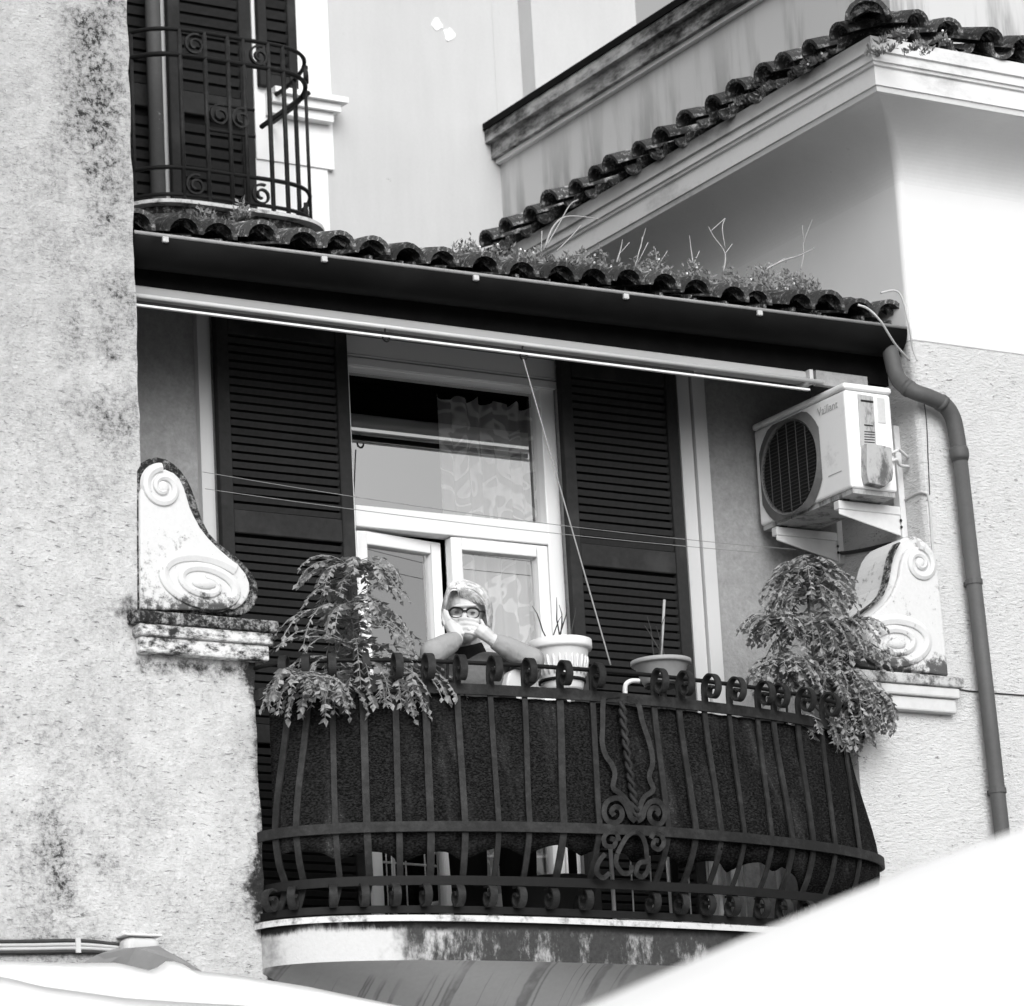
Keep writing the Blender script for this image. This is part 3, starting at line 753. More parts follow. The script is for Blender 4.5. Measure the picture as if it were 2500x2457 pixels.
# ================================================================== air conditioner
AC = thing('air_conditioner', (W_, .4, 5.9), 'white outdoor air conditioner unit on brackets beside the downpipe', 'air conditioner')
ax0, ax1, ay0, ay1, az0, az1 = 3.455, 3.705, .035, .745, 5.955, 6.435
bevel(MB().box(ax0, ax1, ay0, ay1, az0, az1-.032).build('casing', M['ac'], AC), .014, 3)
bevel(MB().box(ax0-.006, ax1+.006, ay0-.006, ay1+.006, az1-.030, az1).build('lid', M['ac'], AC), .012, 3)
fy, fz, fr = .475, 6.165, .205
ring = MB(); n = 40
sq = lambda a: (min(.235/max(abs(math.cos(a)), 1e-6), .225/max(abs(math.sin(a)), 1e-6)))
rows = []
for rr, dx in ((1.0, -.004), (.0, -.012), (-.0, .022)):
    pass
R0 = [(ax0-.004, fy+min(sq(a), .262)*math.cos(a), fz+min(sq(a), .262)*math.sin(a)) for a in np.linspace(0, 2*math.pi, n+1)]
R1 = [(ax0-.014, fy+(fr+.012)*math.cos(a), fz+(fr+.012)*math.sin(a)) for a in np.linspace(0, 2*math.pi, n+1)]
R2 = [(ax0+.0, fy+fr*math.cos(a), fz+fr*math.sin(a)) for a in np.linspace(0, 2*math.pi, n+1)]
ring.grid([R0, R1, R2]).build('fan_shroud', M['acring'], AC, False)
disc = [(ax0-.003, fy+fr*math.cos(a), fz+fr*math.sin(a)) for a in np.linspace(0, 2*math.pi, n+1)[:-1]]
MB().add(disc, [tuple(range(n))]).build('fan_well', M['acdark'], AC)
gr = MB()
for i in range(1, 25):
    dz = -fr+2*fr*i/25; hw_ = math.sqrt(max(fr*fr-dz*dz, 0)); gr.bar((ax0-.010, fy-hw_, fz+dz), (ax0-.010, fy+hw_, fz+dz), .003, .003)
gr.build('fan_grille', mat('ac_grille', .035, .5, .4), AC); AC.children[-1]['kind'] = 'stuff'
for dy in (-.14, -.07, 0, .07, .14):
    hw_ = math.sqrt(fr*fr-dy*dy); MB().bar((ax0-.013, fy+dy, fz-hw_), (ax0-.013, fy+dy, fz+hw_), .004, .003).build('grille_bar', M['acbar'], AC)
# side facing the street: recessed handle panel, vents, sticker, valve cover
Q = lambda x, y: onY(1800+x*.2626, 900+y*.2626, ay0)[[0, 2]]
def pan(name, pts, d0, m, parent=AC): 
    o = MB().prism([Q(*p) for p in pts], ay0-d0, ay0+.004).build(name, m, parent); return bevel(o, .003, 2, 50)
hp = pan('service_panel', ((1115,238),(1258,262),(1290,740),(1145,735)), .006, M['acd'])
for z in range(6): pan('vent_slot', ((1172,585+24*z),(1272,592+24*z),(1273,602+24*z),(1173,595+24*z)), .008, M['acdark'], hp)
pan('panel_recess', ((1138,290),(1258,305),(1260,328),(1140,312)), .008, M['acdark'], hp)
pan('vent_slot', ((1170,520),(1255,530),(1257,545),(1172,536)), .008, M['acdark'], hp)
pan('rating_sticker', ((1295,268),(1368,278),(1382,515),(1308,508)), .003, M['sticker'])
pan('valve_cover', ((1150,720),(1280,735),(1380,760),(1395,1000),(1385,1060),(1320,1120),(1170,1085),(1150,1000)), .045, M['acd'])
mb = MB(); mb.box(ax0+.01, ax1-.01, ay0+.01, ay1-.01, az0-.022, az0-.001); mb.build('base_pan', M['acd'], AC)
for y in (.160, .640):
    br = MB(); br.box(ax0+.0, W_-.03, y-.02, y+.02, 5.885, 5.925).box(W_-.032, W_-.001, y-.024, y+.024, 5.78, 6.30)
    pts = [(ax0+.02, y-.015, 5.884), (W_-.033, y-.015, 5.80)]
    br.add([(ax0+.0, y-.018, 5.884), (W_-.033, y-.018, 5.884), (W_-.033, y-.018, 5.79), (ax0, y-.018, 5.862), (ax0, y-.012, 5.884), (W_-.033, y-.012, 5.884), (W_-.033, y-.012, 5.79), (ax0, y-.012, 5.862)],
           [(0,1,2,3),(7,6,5,4),(0,3,7,4),(3,2,6,7),(2,1,5,6)])
    b_ = br.build('bracket', M['galv'], AC); bevel(b_, .003, 1)
    MB().box(ax0+.03, ax0+.06, y-.02, y+.02, 5.926, 5.932).build('rubber_foot', M['acdark'], b_)
    for z in (5.83, 5.86): MB().ell((W_-.036, y-.0255, z), (.007, .004, .007), 8, 6).build('bolt', M['acdark'], b_)
for dz, k in ((0, 0), (-.05, 1)):
    a = onY(1800+1390*.2626, 900+(800+80*k)*.2626, ay0-.01)
    MB().tube(cr([a, (a[0]+.05, a[1]-.005, a[2]+.02), (a[0]+.085, a[1]+.02, a[2]+.035-.03*k), (W_+.002, a[1]+.07, a[2]+.02)], 5), .007, 7).build('refrigerant_pipe', M['galv'], AC, True)
# maker's name printed on the front
tcv = bpy.data.curves.new('maker_name', 'FONT'); tcv.body = 'Vaillant'; tcv.size = .052; tcv.extrude = .0006
to = bpy.data.objects.new('maker_name_tmp', tcv); COL.objects.link(to)
me = bpy.data.meshes.new_from_object(to.evaluated_get(bpy.context.evaluated_depsgraph_get())); bpy.data.objects.remove(to)
me.materials.clear(); me.materials.append(M['ink'])
# text reads along -Y (towards the street end) with its face to -X
inst('maker_name', me, AC, Matrix(((0, 0, -1, ax0-.0015), (-1, 0, 0, .245), (0, 1, 0, 6.335), (0, 0, 0, 1))))
mb = MB(); mb.prism([(0,0),(.10,0),(.10,.004),(0,.004)], 0, .001)
inst('print_line', mb.mesh('print_line', M['ink']), AC, Matrix(((0, 1, 0, ax0-.0015), (-1, 0, 0, .20), (0, 0, 1, 6.045), (0, 0, 0, 1))))

# loose cables
def cable(name, pts, r, m, label, n=8):
    return tag(MB().tube(cr(pts, n), r, 6).build(name, m, None, True), label, 'cable')
cable('wall_cable', [onX(1850, 1327, W_-.012), onX(1955, 1330, W_-.015), onX(2040, 1350, W_-.02), onX(2100, 1345, W_-.02), onX(2175, 1328, W_-.01)], .009, M['dcable'], 'dark cable sagging under the air conditioner along the return wall')
cable('wall_cable', [onX(2208, 1222, W_-.004), onX(2236, 1206, W_-.004), (W_-.001, -.002, onY(2255, 1203, 0)[2]), onY(2266, 1215, -.006), onY(2272, 1260, -.006), onY(2280, 1400, -.006), onY(2288, 1560, -.006), onY(2297, 1664, -.006)], .0055, M['cable'], 'thin pale cable turning the wall corner right of the scroll')
cable('wall_cable', [onY(2252, 955, -.004), onY(2262, 1030, -.004), onY(2266, 1120, -.004), onY(2270, 1208, -.004)], .0022, M['dcable'], 'hair-thin dark cable down the wall corner left of the downpipe')
cable('wall_cable', [onY(2338, 1683, -.004), onY(2372, 1688, -.004), onY(2420, 1692, -.004), onY(2560, 1703, -.004)], .0032, M['dcable'], 'thin dark cable running level behind the downpipe at ledge height')
cable('loose_wire', [onY(2095, 745, -.3), onY(2120, 755, -.3), onY(2150, 785, -.3), onY(2185, 840, -.25), onY(2220, 880, -.15)], .0055, M['cable'], 'pale wire looping over the gutter end to the downpipe')
cable('loose_wire', [onY(2150, 715, -.1), onY(2185, 710, -.1), onY(2203, 730, -.1), onY(2218, 790, -.1), onY(2228, 850, -.06), onY(2240, 882, -.06)], .0045, M['cable'], 'thin pale wire arching over the last roof tile by the wing')
def line(name, a, b, sag, label, y0, y1, r=.0016, m='gcable'):
    A_, B_ = onY(a[0]*K, a[1]*K, y0), onY(b[0]*K, b[1]*K, y1)
    pts = [A_+(B_-A_)*t - np.array([0, 0, 4*sag*t*(1-t)]) for t in np.linspace(0, 1, 14)]
    tag(MB().tube(pts, r, 5).build(name, M[m], None, True), label, 'line')
line('clothesline', (383, 893), (1505, 1040), .03, 'upper thin clothesline across the balcony between the shutters', .55, .55)
line('clothesline', (388, 925), (1440, 1046), .02, 'lower thin clothesline across the balcony between the shutters', .50, .50)

# ================================================================== lower balcony railing
RL = thing('balcony_railing', (1.9, -.35, 3.93), 'black wrought-iron bow-fronted railing of the lower balcony with scrolled bars', 'railing')
RP = {'top': (.385, 1.33, 1.86, 1.8, 4.932), 'second': (.392, 1.34, 1.86, 1.8, 4.822), 'mid': (.515, 1.46, 1.925, 1.75, 4.262), 'low': (.445, 1.43, 1.91, 2.3, 4.058), 'bot': (.375, 1.44, 1.90, 2.7, 3.952)}
def rp(k, u):
    pk, hw, cx, n, z = RP[k]
    if k in ('top', 'second'): hw, n = (1.39, 2.2) if u < 0 else (1.43, 1.6)
    q = bow(u, pk, hw, cx, n); return np.array([q[0], q[1], z])
def tang(k, u):
    d = rp(k, min(u+.01, .999))-rp(k, max(u-.01, -.999)); d /= np.linalg.norm(d); return d
def outn(k, u): t = tang(k, u); return np.array([t[1], -t[0], 0])
def uof(k, px):
    return min(np.linspace(-.985, .985, 800), key=lambda u: abs(pj(rp(k, u))[0]-px) + (0 if abs(u) < .96 else 3))
for k_, wd, th in (('top', .012, .012), ('second', .042, .010), ('mid', .040, .010), ('low', .036, .010), ('bot', .028, .014)):
    pts = [rp(k_, u)+outn(k_, u)*(.009 if k_ in ('mid', 'second') else 0) for u in US]
    if k_ in ('top', 'second'): pts = [(XL-.01, .08, pts[0][2])] + pts[2:-2] + [(XR+.01, .08, pts[0][2])]
    if k_ == 'top': o_ = MB().tube(pts, .009, 8).build('top_rail', M['black'], RL, True)
    else: MB().ribbon(pts, (0, 0, 1), wd, th).build({'second': 'upper_band', 'mid': 'belly_band', 'low': 'lower_band', 'bot': 'bottom_rail'}[k_], M['iron'] if k_ in ('mid', 'second') else M['black'], RL)
tops = [703, 751, 809, 885, 963, 1038, 1116, 1197, 1281, 1367, 1446, 1597, 1658, 1720, 1781, 1850, 1888, 1948, 2006, 2062]
mids = [662, 722, 819, 897, 974, 1052, 1137, 1217, 1294, 1376, 1463, 1632, 1700, 1762, 1818, 1885, 1936, 1988, 2041, 2101]
BAL = []
for pt, pm in zip(tops, mids):
    us, um = uof('second', pt), uof('mid', pm)
    a, b = rp('second', us), rp('mid', um); lo, bt = rp('low', um), rp('bot', um)
    off = .012
    on = outn('mid', um)
    ctrl = [a]
    for t in (.2, .4, .6, .8):
        s_ = t*t*(3-2*t)*.75 + t*.25; ctrl.append(a + (b-a)*np.array([s_, s_, t]))
    ctrl += [b, b+(lo-b)*.55-on*.004, lo-on*.03, bt-on*.012]
    pts = [np.array(p)-on*.003 for p in cr(ctrl, 4)]
    tg = tang('mid', um); wob = U(.82, 1.18)
    MB().ribbon(pts, tuple(tg), .025*wob, .008).build('baluster', M['iron'], RL)
    BAL.append((us, um))
    # curl above the upper band
    o2 = outn('second', us); base = rp('second', us); z0 = base[2]
    cu = [(0, .010), (0, .07), (.010, .104), (.036, .124), (.066, .116), (.084, .088), (.083, .055), (.066, .032), (.044, .029), (.028, .046), (.031, .068), (.048, .076), (.058, .064)]
    if pt > 700:
        sc_ = U(.92, 1.08)
        MB().ribbon(cr([base + o2*(x*sc_+.006) + np.array([0, 0, z]) for x, z in cu], 4), tuple(tang('second', us)), .031, .008).build('top_scroll', M['iron'], RL)
    # ring below the lower band
    o3 = outn('bot', um); bb = rp('bot', um)
    cu = [(.0, .088), (.028, .092), (.055, .075), (.064, .048), (.052, .022), (.028, .010), (.006, .018), (-.006, .042), (.004, .062), (.022, .062), (.030, .048)]
    MB().ribbon(cr([bb + o3*(x+.008) + np.array([0, 0, z]) for x, z in cu], 4), tuple(tang('bot', um)), .031, .008).build('foot_scroll', M['iron'], RL)
# central ornament
ucx = uof('mid', 1556); uct = uof('second', 1510)
def surf(px_, py_, off=.014):
    """point on the bellied front face seen at a pixel"""
    d = ray(px_, py_); best = None
    for t in np.linspace(14.0, 17.2, 1600):
        P = CAM + d/np.linalg.norm(d)*t
        z = P[2]
        f_ = min(max((RP['second'][4]-z)/(RP['second'][4]-RP['mid'][4]), 0), 1); s_ = f_*f_*(3-2*f_)*.75+f_*.25
        A_, B_ = RP['second'], RP['mid']; u = (P[0]-(A_[2]+(B_[2]-A_[2])*s_))/(A_[1]+(B_[1]-A_[1])*s_)
        if abs(u) > .999: continue
        if z < RP['mid'][4]:
            g = min((RP['mid'][4]-z)/.3, 1); ys = -(RP['mid'][0]-.10*g*g)*max(0, 1-abs(u)**1.9)**.5
        else: ys = -(A_[0]+(B_[0]-A_[0])*s_)*max(0, 1-abs(u)**(A_[3]+(B_[3]-A_[3])*s_))**.5
        e = P[1]-(ys-off)
        if best is None or abs(e) < best[0]: best = (abs(e), P)
    return best[1]
Z7 = lambda x, y: surf(1400+x*.2626, 1550+y*.2626)
def orn(pts, name='ornament_scroll', wd=.020, th=.012, n=5):
    P = cr([Z7(*q) for q in pts], n)
    MB().ribbon(P, [tuple(CF)]*len(P), th, wd).build(name, M['iron'], RL)
orn(((430,560),(300,575),(275,640),(272,860),(268,1000),(300,1120),(360,1210),(385,1300),(370,1420),(440,1480),(510,1560),(550,1650),(570,1720)))
orn(((500,590),(600,640),(640,800),(690,950),(725,1080),(735,1200),(705,1320),(740,1440),(660,1510),(620,1600),(590,1720)))
orn(((575,1735),(530,1690),(490,1590),(440,1530),(380,1520),(310,1560),(285,1650),(320,1730),(400,1745),(450,1690),(440,1620),(390,1600),(355,1640),(380,1680)))
orn(((590,1735),(640,1700),(665,1620),(710,1560),(770,1545),(830,1590),(850,1680),(810,1755),(745,1750),(705,1690),(725,1620),(770,1615),(790,1650),(765,1680)))
tw = MB(); P = cr([Z7(*q) for q in ((450,620),(470,850),(500,1100),(535,1350),(565,1560),(580,1720))], 14)
for k_ in (0, 1):
    tw.tube([p + (np.array(CR)*math.cos(i*.55+math.pi*k_)+np.array(CF)*math.sin(i*.55+math.pi*k_))*.009 for i, p in enumerate(P)], .009, 6)
tw = tw.build('twisted_bar', M['iron'], RL, True)
Z8 = lambda x, y: surf(1300+x*.4646, 1500+y*.4646)
def orn2(pts):
    P = cr([Z8(*q) for q in pts], 5); MB().ribbon(P, [tuple(CF)]*len(P), .012, .018).build('ornament_scroll', M['iron'], RL)
orn2(((445,1260),(470,1210),(500,1165),(540,1145),(575,1165),(595,1215),(600,1260),(610,1330),(580,1380),(545,1360),(560,1310),(600,1300)))
orn2(((445,1260),(440,1310),(475,1360),(515,1355),(520,1320)))
orn2(((455,1190),(440,1150),(400,1145),(375,1175),(385,1215),(425,1220),(435,1190),(410,1178)))
orn2(((620,1180),(640,1150),(675,1160),(690,1200),(665,1235),(635,1220),(640,1190),(660,1190)))
orn2(((380,1260),(350,1300),(335,1350),(370,1385),(405,1360)))
# curl at the right-hand end
e0 = onY(2092, 1790, .0)
pts = [e0 + np.array([.055*math.cos(a)*(1-.06*i), 0, .055*math.sin(a)*(1-.06*i)]) for i, a in enumerate(np.linspace(-2.6, 3.6, 15))]
MB().tube(pts, .008, 6).build('end_curl', M['black'], RL, True)

# dark shade cloth lashed inside the bars
rows = []
ucol = np.linspace(-.99, .99, 150)
zt = np.linspace(0, 1, 14)
edge = lambda u: 4.150 + .035*abs(math.sin(u*19.0+.6)) - .015*math.sin(u*7) - .22*min(1, max(0, (u-.50))*5)
for t in zt:
    r_ = []
    for u in ucol:
        a = np.array([*bow(u, RP['second'][0]-.02, RP['second'][1]-.012, RP['second'][2], 1.8), 4.80]); 
        zl = edge(u); z = a[2]+(zl-a[2])*t
        f_ = min(max((4.82-z)/(4.82-4.262), 0), 1); s_ = f_*f_*(3-2*f_)*.75+f_*.25
        pk = RP['second'][0]+(RP['mid'][0]-RP['second'][0])*s_; h2 = 1.39 if u < 0 else 1.43; hw = h2+(RP['mid'][1]-h2)*s_
        if z < 4.262: g = (4.262-z)/.3; pk -= .36*g*g
        q = bow(u, pk-.022, hw-.016, 1.86+.065*s_, 2.1-.35*s_ if u < 0 else 1.58+.18*s_)
        r_.append((q[0], q[1]+.010*math.sin(u*37+2*t)*t+.006*math.sin(u*83+t*3)+.004*math.sin(t*9+u*12), z))
    rows.append(r_)
sc = solid(MB().grid(rows).build('privacy_screen', M['screen'], None, True), .003, 1)
tag(sc, 'dark shade cloth stretched behind the bars of the lower balcony', 'screen')

# ================================================================== upper balcony railing
UR = thing('upper_balcony_railing', (1.97, 3.0, 7.96), 'black iron railing of the upper balcony behind the tiled roof', 'railing')
def ul(u, z, in_=.03): return np.array([1.97+(.60-in_)*u, 3.42-(.58-in_)*max(0, 1-abs(u)**5)**.5, z])
UU = list(np.linspace(-.999, .97, 50)) + [.985, .993, .999]
for z, r in ((8.005, .010), (8.145, .011), (8.735, .013), (8.868, .011)):
    MB().tube([ul(u, z) for u in UU]+[(2.54, YB-.002, z)], r, 6).build('rail', M['black'], UR, True)
def uu(px): return min(np.linspace(-.95, .999, 600), key=lambda u: abs(pj(ul(u, 8.4))[0]-px))
bars = [250+z*.3151 for z in (240, 615, 810, 990, 1110, 1305, 1420, 1515, 1605)]
for i, px in enumerate(bars):
    u = uu(px)
    MB().tube([ul(u, 7.965), ul(u, 8.87)], .012 if 0 < i < 8 else .009, 6).build('bar', M['iron'], UR, True)
def swirl(parent, c, ex, r, turns=1.6, name='scroll', thick=.010):
    ex = np.array(ex); P = []
    for i in range(int(26*turns)+1):
        t = i/(26*turns); a = 1.2+2*math.pi*turns*t; k = r*(1-.75*t); P.append(np.array(c)+ex*k*math.cos(a)+np.array([0, 0, k*math.sin(a)]))
    MB().ribbon(P, tuple(np.cross(ex, [0, 0, 1])), .018, thick).build(name, M['iron'], parent)
for xz, zz in ((715, 350), (1215, 440), (910, 895), (1075, 925), (725, 1440), (1235, 1515)):
    px, py = 250+xz*.3151, zz*.3151; u = uu(px); p = ul(u, 8.4)
    q = onY(px, py, p[1]-.005); tx = ul(min(u+.02, .999), 8)-ul(u-.02, 8); tx /= np.linalg.norm(tx)
    swirl(UR, q, tx, .058)
a, b = uu(250+800*.3151), uu(250+1180*.3151)
for z in (8.36, 8.50): MB().tube([ul(u, z) for u in np.linspace(a, b, 12)], .008, 6).build('rail', M['black'], UR, True)
st = [onY(250+x*.3151, y*.3151, 3.15) for x, y in ((1600, 720), (1420, 850), (1230, 985))]
MB().tube(st, .014, 6).build('stay', M['black'], UR, True)
for zz in (590, 1650):
    q = onY(250+1580*.3151, zz*.3151, 3.02); swirl(UR, q, (.55, .83, 0), .05)

# ================================================================== leafy plants on the railing
def frond(mb, base, dirv, length, droop, nl, ll, side_amp=1.0):
    """arched stalk with paired leaflets"""
    d = Vector(dirv).normalized(); p = Vector(base); pts = [p.copy()]; seg = length/nl
    for i in range(nl):
        d = (d + Vector((0, 0, -droop/nl*(1+1.2*i/nl)))).normalized(); p = p + d*seg; pts.append(p.copy())
    mb.tube([tuple(q) for q in pts[::2]]+[tuple(pts[-1])], [.0022]*(len(pts[::2]))+[.001], 3)
    for i in range(1, len(pts)):
        t = (pts[i]-pts[i-1]).normalized(); sd = t.cross(Vector((0, 0, 1)))
        if sd.length < .05: sd = Vector((U(-1, 1), U(-1, 1), 0))
        sd.normalize()
        for sg in ((-1, 1) if i < len(pts)-1 else (-1, 1, 0)):
            l = ll*U(.5, 1.25)*(1-.35*i/len(pts))
            dv = (sd*sg*U(.6, 1.0) + t*U(.3, .7) + Vector((U(-.25, .25), U(-.25, .25), U(-.7, .0)))).normalized()
            wv = dv.cross(Vector((U(-.6, .6), U(-.6, .6), 1))).normalized()*l*.30
            nn = dv.cross(wv).normalized()*l*.07
            a = pts[i]
            mb.add([a, a+dv*l*.4+wv+nn, a+dv*l, a+dv*l*.4-wv+nn], [(0, 1, 2), (0, 2, 3)])
def plant(label, basept, stems, name='potted_shrub', leafn=14, ll=.034, dens=1.0):
    T = thing(name, basept, label, 'plant', 'plants on the balcony railing'); fol = MB(); stm = MB()
    for pth, tiers in stems:
        P = cr(pth, 8); m_ = len(P); stm.tube(P, [.007*(1-.6*i/m_) for i in range(m_)], 6)
        for (t, cnt, ln, el, dr) in tiers:
            for c_ in range(int(cnt*dens)):
                b = P[min(int((t+U(-.05, .05))*(m_-1)), m_-1)] if t < 1 else P[-1]; a = U(0, 2*math.pi)
                e = el+U(-.25, .25); frond(fol, b, (math.cos(a)*math.cos(e), math.sin(a)*math.cos(e), math.sin(e)), ln*U(.75, 1.15), dr*U(.8, 1.25), leafn, ll)
    f_ = fol.build('foliage', M['leaf'], T); stm.build('stem', M['stem'], T, True); return T
def trough(T, p0, p1, h, wd):
    a, b = Vector(p0), Vector(p1); d = (b-a).normalized(); s_ = Vector((-d.y, d.x, 0))
    mb = MB(); k = .78
    vs = []
    for z, q in ((0, k), (h, 1.0), (h, .92), (h*.85, .90)):
        for e, sg in ((a, -1), (b, -1), (b, 1), (a, 1)):
            vs.append(e + s_*sg*wd/2*q + d*(.02*(1-q)*5)*(1 if e is a else -1) + Vector((0, 0, z)))
    fs = [(3, 2, 1, 0), (12, 13, 14, 15)]
    for i in range(3):
        for j in range(4): fs.append((i*4+j, i*4+(j+1) % 4, (i+1)*4+(j+1) % 4, (i+1)*4+j))
    for t in (.15, .85):
        q = a+(b-a)*t; u = min(np.linspace(-.98, .98, 300), key=lambda u: abs(rp('top', u)[0]-q.x)); e = rp('top', u)
        MB().tube([(q.x, q.y, q.z+.02), (q.x, (q.y+e[1])/2, q.z+.01), (e[0], e[1]+.012, e[2]-.10), (e[0], e[1], e[2]+.012)], .005, 6).build('hook', M['black'], T, True)
    mb.add(vs, fs); return mb.build('planter', M['potd'], T)
pb = np.array([1.02, -.10, 4.76])
top = onY(858, 1385, -.12)
PL = plant('feathery shrub with tiered drooping fronds at the left end of the balcony rail', tuple(pb),
  [([onY(868, 1690, -.14), onY(864, 1600, -.13), onY(860, 1480, -.12), top],
    [(1.0, 16, .25, .45, 1.25), (.90, 10, .28, .35, 1.2), (.70, 10, .30, .40, 1.2), (.58, 14, .40, .50, 1.35), (.40, 15, .42, .45, 1.3), (.24, 18, .44, .40, 1.3), (.1, 14, .42, .40, 1.4)]),
   ([onY(868, 1700, -.15), onY(790, 1670, -.2), onY(720, 1650, -.2)], [(.5, 16, .24, .5, 1.6), (1.0, 20, .20, .5, 1.6), (.2, 14, .24, .5, 1.6), (.8, 14, .22, .4, 1.6)]),
   ([onY(868, 1700, -.15), onY(940, 1665, -.22), onY(1000, 1650, -.24)], [(.4, 15, .24, .5, 1.6), (1.0, 18, .22, .4, 1.8), (.7, 14, .22, .4, 1.8)])], leafn=11, ll=.046)
trough(PL, (.70, -.16, 4.72), (1.22, -.22, 4.72), .15, .16)
PR = plant('dense drooping leafy shrub at the right end of the balcony rail before the scroll', (3.05, .0, 4.76),
  [([onY(2010, 1760, -.02), onY(1985, 1600, 0), onY(1972, 1450, .0), onY(1975, 1390, .02)], [(1.0, 30, .17, .7, 1.3), (.88, 26, .22, .6, 1.4), (.70, 26, .26, .55, 1.4), (.50, 24, .28, .5, 1.5), (.28, 20, .26, .4, 1.6)]),
   ([onY(2030, 1770, -.05), onY(2060, 1620, -.03), onY(2060, 1530, .0)], [(1.0, 20, .20, .6, 1.4), (.7, 20, .24, .5, 1.5), (.4, 20, .25, .4, 1.6)]),
   ([onY(2030, 1770, -.05), onY(1925, 1640, -.05), onY(1890, 1520, .0)], [(1.0, 18, .18, .6, 1.4), (.6, 18, .22, .5, 1.5)]),
   ([onY(2040, 1770, -.06), onY(2085, 1700, -.10), onY(2120, 1690, -.12)], [(1.0, 16, .20, .2, 2.2), (.6, 20, .22, .3, 2.0), (.2, 20, .22, .2, 2.0)]),
   ([onY(2030, 1790, -.08), onY(1990, 1760, -.14), onY(1960, 1750, -.16)], [(1.0, 14, .15, .3, 2.2), (.5, 16, .17, .3, 2.0)])], leafn=10, ll=.042, dens=1.45)
trough(PR, (2.75, -.10, 4.72), (3.14, .06, 4.72), .15, .16)

# ================================================================== pots
def pot(label, c, r, h, m, ribs, tw, name='flower_pot'):
    T = thing(name, c, label, 'pot', 'round pots behind the railing')
    prof = [(0, 0), (r*.62, 0), (r*.66, .01), (r*.90, h*.80), (r*.91, h*.81), (r*1.0, h*.82), (r*1.02, h*.86), (r*1.02, h), (r*.93, h), (r*.90, h*.86), (0, h*.85)]
    MB().lathe(prof, c, 36).build('bowl', m, T, True)
    if ribs:
        for i in range(26):
            a = 2*math.pi*i/26; rr = lambda z: r*(.66+.245*(z/(h*.8)))+.001
            MB().tube([(c[0]+rr(z)*math.cos(a), c[1]+rr(z)*math.sin(a), c[2]+z) for z in (h*.30, h*.45, h*.6, h*.66)], [.003, .006, .006, .002], 5).build('rib', m, T, True)
    MB().lathe([(0, 0), (.10, 0), (.10, .012), (.018, .02), (.016, c[2]-3.927-.012), (r*.6, c[2]-3.927-.010), (r*.6, c[2]-3.927-.001), (0, c[2]-3.927-.001)], (c[0], c[1], 3.927), 20).build('stand', M['black'], T)
    for i in range(tw):
        a = U(0, 6.28); p = Vector((c[0]+r*.3*math.cos(a), c[1]+r*.3*math.sin(a), c[2]+h*.85)); d = Vector((U(-.5, .5), U(-.5, .5), 1)).normalized(); pts = [p]
        for j in range(5): d = (d+Vector((U(-.25, .25), U(-.25, .25), 0))).normalized(); p = p+d*U(.03, .05); pts.append(p)
        MB().tube(pts, [.003]*4+[.002, .001], 4).build('twig', M['stem'], T, True)
    return T
c1 = onY(1374, 1690, -.02)
P1 = pot('white ribbed round pot with dry twigs beside the person', (c1[0], c1[1], c1[2]), .128, .21, M['potw'], True, 6)
MB().lathe([(.088, 0), (.098, 0), (.098, .012), (.088, .012), (.088, 0)], (c1[0], c1[1], c1[2]+.035), 30).build('hanger_ring', M['black'], P1, True)
c2 = onY(1617, 1672, .04)
P2 = pot('shallow grey bowl pot with tall canes right of the central rail ornament', (c2[0], c2[1], c2[2]), .125, .10, M['potg'], False, 5)
st = [onY(1613, 1615, .04), onY(1618, 1540, .04), onY(1622, 1465, .04)]
MB().tube(st, .006, 6).build('cane', M['twig'], P2, True)
# a few things kept behind the rail
HK = [onY(1400+x*.2626, 1550+y*.2626, -.30) for x, y in ((610, 430), (540, 430), (490, 460), (480, 520), (490, 610), (520, 625))]
tag(MB().tube(cr(HK, 6), .010, 8).build('pipe_hook', M['whitewire'], None, True), 'white bent tube hooked over the railing beside the central ornament', 'hook')
# wire drying rack standing on the balcony floor
DR = thing('drying_rack', (2.55, .30, 3.93), 'white wire drying rack standing on the balcony floor behind the bars', 'drying rack')
for (x0, y0), (x1, y1) in (((2.1, .05), (2.95, .20)), ((2.1, .33), (2.95, .48))):
    for z in (4.02, 4.55, 4.66): MB().tube([(x0, y0, z), (x1, y1, z)], .006, 6).build('rail', M['whitewire'], DR, True)
for i in range(9):
    t = i/8; x, y = 2.1+.85*t, .05+.15*t
    MB().tube([(x, y, 4.02), (x, y, 4.66)], .0035, 5).build('wire', M['whitewire'], DR, True)
    MB().tube([(x, y, 4.66), (x, y+.28, 4.66)], .0035, 5).build('wire', M['whitewire'], DR, True)
for x, y in ((2.1, .05), (2.95, .20), (2.1, .33), (2.95, .48)): MB().tube([(x, y, 3.927), (x, y, 4.70)], .009, 6).build('leg', M['whitewire'], DR, True)
# folding chair behind the right-hand curls
CH = thing('garden_chair', (2.75, .25, 3.93), 'white garden chair behind the right half of the railing', 'chair')
for x, y in ((2.58, .34), (2.95, .44)):
    MB().tube([(x, y, 3.927), (x+.01, y+.03, 4.40), (x+.02, y+.06, 4.86)], .012, 6).build('leg', M['potw'], CH, True)
for x, y in ((2.62, .04), (2.99, .14)): MB().tube([(x, y, 3.927), (x, y, 4.37)], .012, 6).build('leg', M['potw'], CH, True)
for z in (4.62, 4.72, 4.82): MB().bar((2.58, .38, z), (2.97, .485, z), .05, .012, (0, 1, 0)).build('back_slat', M['potw'], CH)
bevel(MB().add([(2.58, .03, 4.37), (2.99, .13, 4.37), (2.95, .46, 4.37), (2.55, .36, 4.37), (2.58, .03, 4.39), (2.99, .13, 4.39), (2.95, .46, 4.39), (2.55, .36, 4.39)], [(3,2,1,0),(4,5,6,7),(0,1,5,4),(1,2,6,5),(2,3,7,6),(3,0,4,7)]).build('seat', M['potw'], CH), .006, 2)
